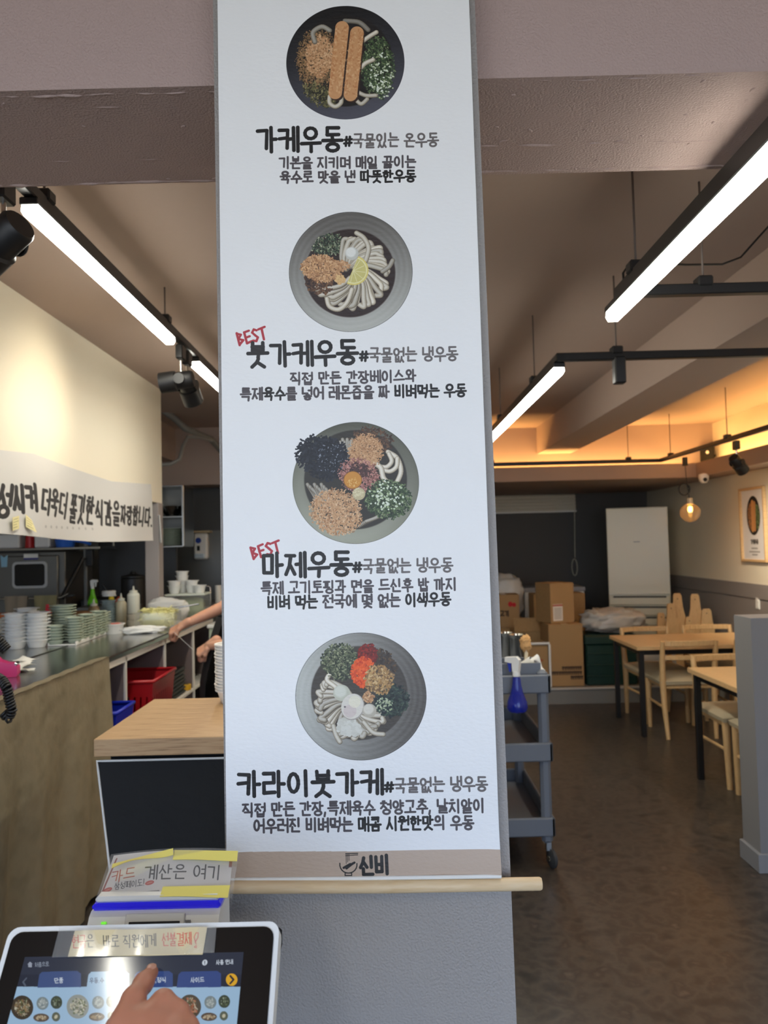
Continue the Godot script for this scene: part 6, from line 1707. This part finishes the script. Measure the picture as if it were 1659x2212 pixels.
# ---------------------------------------------------------------- storage alcove
func carton(label: String, pos: Vector3, s: Vector3, turn := 0.0, print_im = null, open := false) -> Node3D:   # pos is the middle of the base
	var t := thing("cardboard_box", label, "cardboard box", pos, turn, "cardboard boxes in the alcove")
	if open:
		part(t, "carton_body", open_box(s.x, s.y, s.z, 0.006), M.card)
	else:
		part(t, "carton_body", box(s.x, s.y, s.z, 0.004), M.card, Vector3(0, s.y / 2, 0))
		part(t, "tape_strip", box(s.x * 0.18, 0.001, s.z + 0.001, 0.0), mat(rgb(190, 160, 110), 0.3), Vector3(0, s.y + 0.0006, 0))
	if print_im: part(t, "front_print", sheet(1, 1, func(u, v): return Vector3((u - 0.5) * s.x * 0.98, s.y * (0.99 - v * 0.98), s.z / 2 + 0.0012), 0.001), print_mat(print_im, 0.85))
	return t
func build_store() -> void:
	var g := 0.15
	M.grey_bag = mat(rgb(176, 172, 164), 0.3, 0.0, {"backlight_enabled": true, "backlight": Color(0.25, 0.25, 0.25)})
	var card := rgb(164, 130, 88)
	var ink := rgb(70, 52, 40)
	# big box with printed rows near its foot
	var c := Canvas.new(360, 640, card)
	for e in [[130, 330, 455], [20, 330, 505], [220, 330, 555]]:
		var x: float = e[0]
		while x < e[1]:
			var wd := rng.randf_range(12, 24)
			write(c, [["면", ink]], v2(x, e[2]), v2(x + wd, e[2]), 34, 4.0)
			x += wd + 5
	carton("tall cardboard box with dark printed rows under the smaller box", P(1.745, g, 7.86), Vector3(0.34, 0.61, 0.42), 0.0, c.image())
	c = Canvas.new(300, 400, card)
	c.rect(26, 210, 150, 380, rgb(220, 214, 204))
	c.rect(26, 214, 150, 232, rgb(176, 90, 76))
	for i in 7: c.rect(40, 250 + i * 17, 136, 257 + i * 17, rgb(150, 146, 140))
	carton("cardboard box with a white label on top of the tall box", P(1.70, g + 0.612, 7.90), Vector3(0.27, 0.4, 0.3), 0.32, c.image())
	c = Canvas.new(300, 400, card)
	for e in [[60, 150, 90], [150, 240, 90]]: c.oval(v2(e[1] - 30, e[2] + 60), 26, 12, rgb(170, 70, 50), 0.6)
	carton("open cardboard box with white corner edging behind the cart", P(1.455, g, 7.8), Vector3(0.22, 0.42, 0.3), 0.0, c.image(), true)
	var t := thing("corner_guard", "white foam edging over the open cardboard box", "edging", P(1.455, g, 7.63))
	part(t, "guard_top", box(0.25, 0.022, 0.022, 0.004), M.white, Vector3(0, 0.43, 0))
	part(t, "guard_post", box(0.022, 0.42, 0.022, 0.004), M.white, Vector3(0.122, 0.21, 0))
	t = carton("cardboard box with raised flap behind the white edging", P(1.465, g, 8.26), Vector3(0.3, 0.5, 0.3), 0.0)
	part(t, "raised_flap", box(0.3, 0.16, 0.006, 0.001), M.card, Vector3(0, 0.56, 0.12), Vector3(-0.5, 0, 0))
	c = Canvas.new(300, 300, card)
	c.oval(v2(214, 86), 22, 24, rgb(186, 40, 44))
	c.oval(v2(250, 92), 20, 20, rgb(186, 40, 44))
	write(c, [["소고기", ink]], v2(60, 170), v2(200, 172), 50, 6)
	carton("cardboard box with a red mark and dark letters beside the white bags", P(1.27, g + 0.5, 8.6), Vector3(0.34, 0.36, 0.3), -0.05, c.image())
	carton("plain cardboard box under the red marked box", P(1.26, g, 8.6), Vector3(0.28, 0.497, 0.3), 0.0)
	carton("small brown carton between the white bags and the labelled box", P(1.86, g, 8.55), Vector3(0.56, 0.86, 0.3), 0.0)
	solo("plastic_bag", "white stuffed plastic bag behind the red marked box", "bag", blob(Vector3(0.42, 0.5, 0.36), 0.22, 0.14, 31), M.bag, P(1.36, 0.702, 9.02), Vector3.ZERO, "plastic bags in the alcove")
	carton("large plain carton carrying the white stuffed bag", P(1.36, g, 9.02), Vector3(0.4, 0.55, 0.46), 0.0)
	t = thing("chest_freezer", "white chest with grey top rail behind the cardboard boxes", "chest", P(1.95, g, 9.3))
	part(t, "chest_body", box(0.7, 0.84, 0.5, 0.008), M.white, Vector3(0, 0.42, 0))
	part(t, "top_rail", box(0.72, 0.05, 0.52, 0.006), mat(rgb(150, 152, 158), 0.4), Vector3(0, 0.865, 0))
	for i in 6: part(t, "vent_slat", box(0.2, 0.012, 0.006, 0.001), mat(rgb(170, 170, 150), 0.5), Vector3(0.2, 0.72 - i * 0.035, 0.253))
	# green crate, bags
	t = thing("green_crate", "dark green lidded plastic crate on the step", "crate", P(2.195, g, 7.86))
	var green := mat(rgb(16, 48, 41), 0.45)
	part(t, "crate_body", box(0.5, 0.4, 0.4, 0.012), green, Vector3(0, 0.2, 0))
	part(t, "crate_lid", box(0.53, 0.09, 0.43, 0.012), green, Vector3(0, 0.445, 0))
	for i in 3: part(t, "crate_rib", box(0.5, 0.014, 0.012, 0.002), green, Vector3(0, 0.09 + i * 0.11, 0.202))
	solo("plastic_bag", "grey translucent plastic bag lying on the green crate", "bag", blob(Vector3(0.62, 0.24, 0.36), 0.36, 0.22, 35), M.grey_bag, P(2.28, g + 0.492, 7.9), Vector3.ZERO, "plastic bags in the alcove")
	solo("plastic_bag", "crumpled clear plastic bag under the far table", "bag", blob(Vector3(0.4, 0.42, 0.3), 0.4, 0.22, 39), M.grey_bag, P(2.66, g, 7.82), Vector3.ZERO, "plastic bags in the alcove")
	# tall refrigerator with film on its door
	t = thing("refrigerator", "tall white refrigerator with four drawers below a wide door", "refrigerator", P(2.985, g, 9.2), -0.29)
	t.scale.y = 1.03
	var rf := mat(rgb(226, 221, 196), 0.26)
	part(t, "cabinet", box(0.68, 1.745, 0.66, 0.006), rf, Vector3(0, 0.873, -0.03))
	var wob := FastNoiseLite.new()
	wob.frequency = 1.6
	part(t, "door", sheet(20, 26, func(u, v): return Vector3((u - 0.5) * 0.665, 1.73 - v * 0.955, 0.335 + 0.0016 * wob.get_noise_2d(u * 0.4, v * 3.0) + 0.0014 * wob.get_noise_2d(u * 1.2 + 9, v * 0.6)), 0.03), rf)
	part(t, "brand_plate", box(0.07, 0.01, 0.002, 0.0), mat(rgb(150, 148, 140), 0.4), Vector3(-0.01, 1.36, 0.342))
	for i in 4:
		var dw := part(t, "drawer", box(0.665, 0.096, 0.035, 0.004), rf, Vector3(0, 0.705 - i * 0.115, 0.318))
		part(dw, "grip_groove", box(0.58, 0.02, 0.006, 0.001), mat(rgb(70, 66, 58), 0.5), Vector3(0, 0.041, 0.016))
	part(t, "plinth", box(0.665, 0.28, 0.03, 0.004), rf, Vector3(0, 0.145, 0.312))
	# wooden boards leaning in the corner
	var shapes := [[0.11, 0.66, 0.075], [0.13, 0.76, 0.08], [0.14, 0.86, 0.085], [0.1, 0.62, 0.07], [0.14, 0.85, 0.085], [0.14, 0.7, 0.09]]
	var names := ["short wooden board at the refrigerator side of the board row", "wooden paddle board with stub handle, second in the board row", "tall wooden paddle board in the middle of the board row", "narrow wooden board in front of the tall paddles", "tall wooden paddle board beside the grey wainscot", "broad wooden board ending the board row by the wainscot"]
	for i in 6:
		var s: Array = shapes[i]
		var w: float = s[0]
		var h: float = s[1]
		var poly := [v2(-w / 2, 0), v2(w / 2, 0), v2(w / 2, h * 0.72), v2(w * 0.42, h * 0.78), v2(s[2] / 2 + 0.008, h * 0.83), v2(s[2] / 2, h * 0.97), v2(s[2] / 3, h), v2(-s[2] / 3, h), v2(-s[2] / 2, h * 0.97), v2(-s[2] / 2 - 0.008, h * 0.83), v2(-w * 0.42, h * 0.78), v2(-w / 2, h * 0.72)]
		var b := thing("wooden_board", names[i], "board", P(2.84 + i * 0.085, g + 0.002, 8.02 - (i % 2) * 0.05 - 0.01 * i), 0.1 - 0.05 * i, "wooden paddle boards")
		part(b, "board_panel", prism(poly, 0.018), M.chair, Vector3.ZERO, Vector3(-0.06, 0, 0))
		var edge := part(b, "hanging_hole", cyl(0.006, 0.006, 0.02, 12), M.matte_black, Vector3(0, h * 0.93, -0.01 - h * 0.055), Vector3(PI / 2 - 0.06, 0, 0))
	# roman blind and its cord
	t = thing("roman_blind", "cream roman blind drawn up on the charcoal wall", "blind", P(1.5, 1.975, 10.13))
	var m := mat(rgb(206, 200, 182), 0.8)
	for i in 5: part(t, "blind_fold", sheet(2, 8, func(u, v): return Vector3((u - 0.5) * 1.98, 0.045 + i * 0.043 - v * 0.05, 0.03 + 0.02 * sin(v * PI) - 0.002 * i), 0.004), m)
	part(t, "bottom_bar", box(2.0, 0.022, 0.03, 0.004), M.matte_white, Vector3(0, -0.008, 0.03))
	var cd := at(1241, 1100, 10.08) - t.position
	part(t, "pull_cord", tube([cd, at(1242, 1205, 10.08) - t.position], 0.006, 6), m)
	var hank := []
	var hc := at(1241, 1222, 10.08) - t.position
	for i in 50: hank.append(hc + Vector3(sin(i * 0.52) * 0.035, cos(i * 0.52) * 0.11 - 0.02, 0.01 * sin(i * 0.2)))
	part(t, "cord_hank", tube(hank, 0.005, 6), m)
	# dark plinth strip at the alcove wall foot
	structure("baseboard_back", "dark baseboard of the alcove", slab(P(-0.2, 0.15, 10.12), P(3.43, 0.25, 10.15)), M.black)

# ---------------------------------------------------------------- the worker
func hand_bones(w: Vector3, fwd: Vector3, up: Vector3, curl: float, k: float) -> Array:   # w wrist, fwd along the hand, up out of the back of the hand
	var side := fwd.cross(up).normalized()
	var out := []
	var palm := 0.085 * k
	for i in 4:
		var s := (i - 1.5) * 0.0195 * k
		var knuckle := w + fwd * (palm - absf(i - 1) * 0.004) + side * s
		out.append([w + side * s * 0.6, knuckle, 0.017 * k, 0.0125 * k])
		var len: float = [0.043, 0.048, 0.045, 0.036][i] * k
		var a := curl * 0.75
		var p1 := knuckle + (fwd * cos(a) - up * sin(a)) * len
		var p2 := p1 + (fwd * cos(a + curl) - up * sin(a + curl)) * len * 0.62
		var p3 := p2 + (fwd * cos(a + curl * 1.8) - up * sin(a + curl * 1.8)) * len * 0.5
		out += chain([knuckle, p1, p2, p3], [0.0105 * k, 0.0092 * k, 0.0085 * k, 0.0072 * k])
	var b := w + fwd * 0.02 * k - side * 0.025 * k
	out.append([w, b, 0.018 * k, 0.015 * k])
	out += chain([b, b + (fwd * 0.7 - side * 0.4 - up * 0.4) * 0.042 * k, b + (fwd * 1.0 - side * 0.1 - up * 0.7) * 0.058 * k, b + (fwd * 1.1 + side * 0.25 - up * 0.85) * 0.06 * k], [0.0145 * k, 0.011 * k, 0.0095 * k, 0.008 * k])
	return out
func build_people() -> void:
	var t := thing("person", "kitchen worker in white shirt and black apron stretching a string at the counter", "person", P(-0.84, 0, 4.53))
	var o := t.position
	var L := func(v: Vector3) -> Vector3: return v - o
	var hip := P(-0.87, 0.88, 4.53)
	var chest := P(-0.81, 1.22, 4.53)
	var neck := P(-0.80, 1.38, 4.53)
	var head := P(-0.84, 1.52, 4.53)
	var sh_far := P(-0.78, 1.32, 4.70)
	var sh_near := P(-0.78, 1.32, 4.37)
	var el_far := P(-0.98, 1.25, 4.74)
	var wr_far := at(392, 1352, 4.68)
	var el_near := P(-0.80, 1.06, 4.3)
	var wr_near := at(452, 1394, 4.4)
	var bones := [[hip, chest, 0.12, 0.11], [chest, neck, 0.11, 0.055], [neck, head, 0.05, 0.07], [head, head + Vector3(-0.02, -0.03, 0), 0.085, 0.075], [head + Vector3(0.02, 0.03, 0), head + Vector3(-0.01, 0.03, 0), 0.09, 0.085], [head + Vector3(-0.085, -0.01, 0), head + Vector3(-0.1, -0.03, 0), 0.012, 0.016],
		[chest, sh_far, 0.09, 0.06], [chest, sh_near, 0.09, 0.06]]
	bones += chain([sh_far, el_far, wr_far], [0.052, 0.04, 0.026]) + chain([sh_near, el_near, wr_near], [0.052, 0.04, 0.027])
	for s in [-1, 1]:
		var z: float = -4.53 + s * 0.09
		bones += chain([Vector3(-0.87, 0.86, z), Vector3(-0.88, 0.46, z), Vector3(-0.84, 0.08, z)], [0.085, 0.058, 0.042])
		bones.append([Vector3(-0.84, 0.045, z), Vector3(-1.02, 0.035, z), 0.042, 0.034])
	for b in bones:
		b[0] = L.call(b[0])
		b[1] = L.call(b[1])
	var st := begin()
	flesh_in(st, bones, 0.012, 0.03)
	var f1 := (at(368, 1366, 4.68) - wr_far).normalized()
	var f2 := (at(418, 1418, 4.4) - wr_near).normalized()
	var up1 := (Vector3(-0.3, 0.9, 0.5) - f1 * f1.dot(Vector3(-0.3, 0.9, 0.5))).normalized()
	var up2 := (Vector3(-0.5, 0.7, 0.6) - f2 * f2.dot(Vector3(-0.5, 0.7, 0.6))).normalized()
	flesh_in(st, hand_bones(L.call(wr_far), f1, up1, 1.3, 0.9) + [[L.call(wr_far), L.call(wr_far - f1 * 0.05), 0.024, 0.026]], 0.004, 0.008)
	flesh_in(st, hand_bones(L.call(wr_near), f2, up2, 1.45, 0.9) + [[L.call(wr_near), L.call(wr_near - f2 * 0.05), 0.025, 0.028]], 0.004, 0.008)
	part(t, "body", done(st), M.skin)
	var shirt := [[hip, chest, 0.135, 0.125], [chest, neck - Vector3(0, 0.05, 0), 0.125, 0.07], [chest, sh_far, 0.1, 0.075], [chest, sh_near, 0.1, 0.075], [sh_far, sh_far.lerp(el_far, 0.6), 0.072, 0.06], [sh_near, sh_near.lerp(el_near, 0.6), 0.072, 0.06]]
	part(t, "shirt", flesh(shirt.map(func(b): return [L.call(b[0]), L.call(b[1]), b[2], b[3]]), 0.014, 0.03), mat(rgb(222, 222, 220), 0.9))
	var legs := []
	for s in [-1, 1]:
		var z: float = -4.53 + s * 0.09
		legs += chain([Vector3(-0.87, 0.86, z), Vector3(-0.88, 0.46, z), Vector3(-0.84, 0.1, z)], [0.105, 0.078, 0.062])
	part(t, "trousers", flesh(legs.map(func(b): return [L.call(b[0]), L.call(b[1]), b[2], b[3]]), 0.016, 0.03), M.matte_black)
	part(t, "apron", sheet(14, 12, func(u, v): return Vector3(-0.165 - 0.17 * sin(minf(v, 0.55) * 2.0) + 0.08 * v + 0.06 * pow(u * 2 - 1, 2), 1.2 - v * 0.75, (u - 0.5) * (0.22 + 0.16 * v)) , 0.004), M.matte_black)
	part(t, "hair", flesh([[L.call(head + Vector3(0.03, 0.05, 0)), L.call(head + Vector3(-0.02, 0.06, 0)), 0.1, 0.09], [L.call(head + Vector3(0.05, 0.0, 0)), L.call(head + Vector3(0.05, -0.06, 0)), 0.08, 0.06]], 0.014, 0.03), mat(rgb(28, 24, 22), 0.6))
	for s in [-1, 1]:
		part(t, "eye", lathe([Vector2(0, -0.008), Vector2(0.008, 0), Vector2(0, 0.008)], 10), M.black, L.call(head + Vector3(-0.088, 0.0, s * 0.032)))
		part(t, "ear", lathe([Vector2(0, -0.03), Vector2(0.014, 0), Vector2(0, 0.03)], 10), M.skin, L.call(head + Vector3(0.005, -0.01, s * 0.09)))
	part(t, "mouth", box(0.006, 0.008, 0.045, 0.002), mat(rgb(150, 80, 74), 0.6), L.call(head + Vector3(-0.092, -0.06, 0)))
	solo("string", "thin white string stretched between the worker's hands", "string", tube([at(374, 1364, 4.66), at(420, 1406, 4.40)], 0.001, 6), M.white)
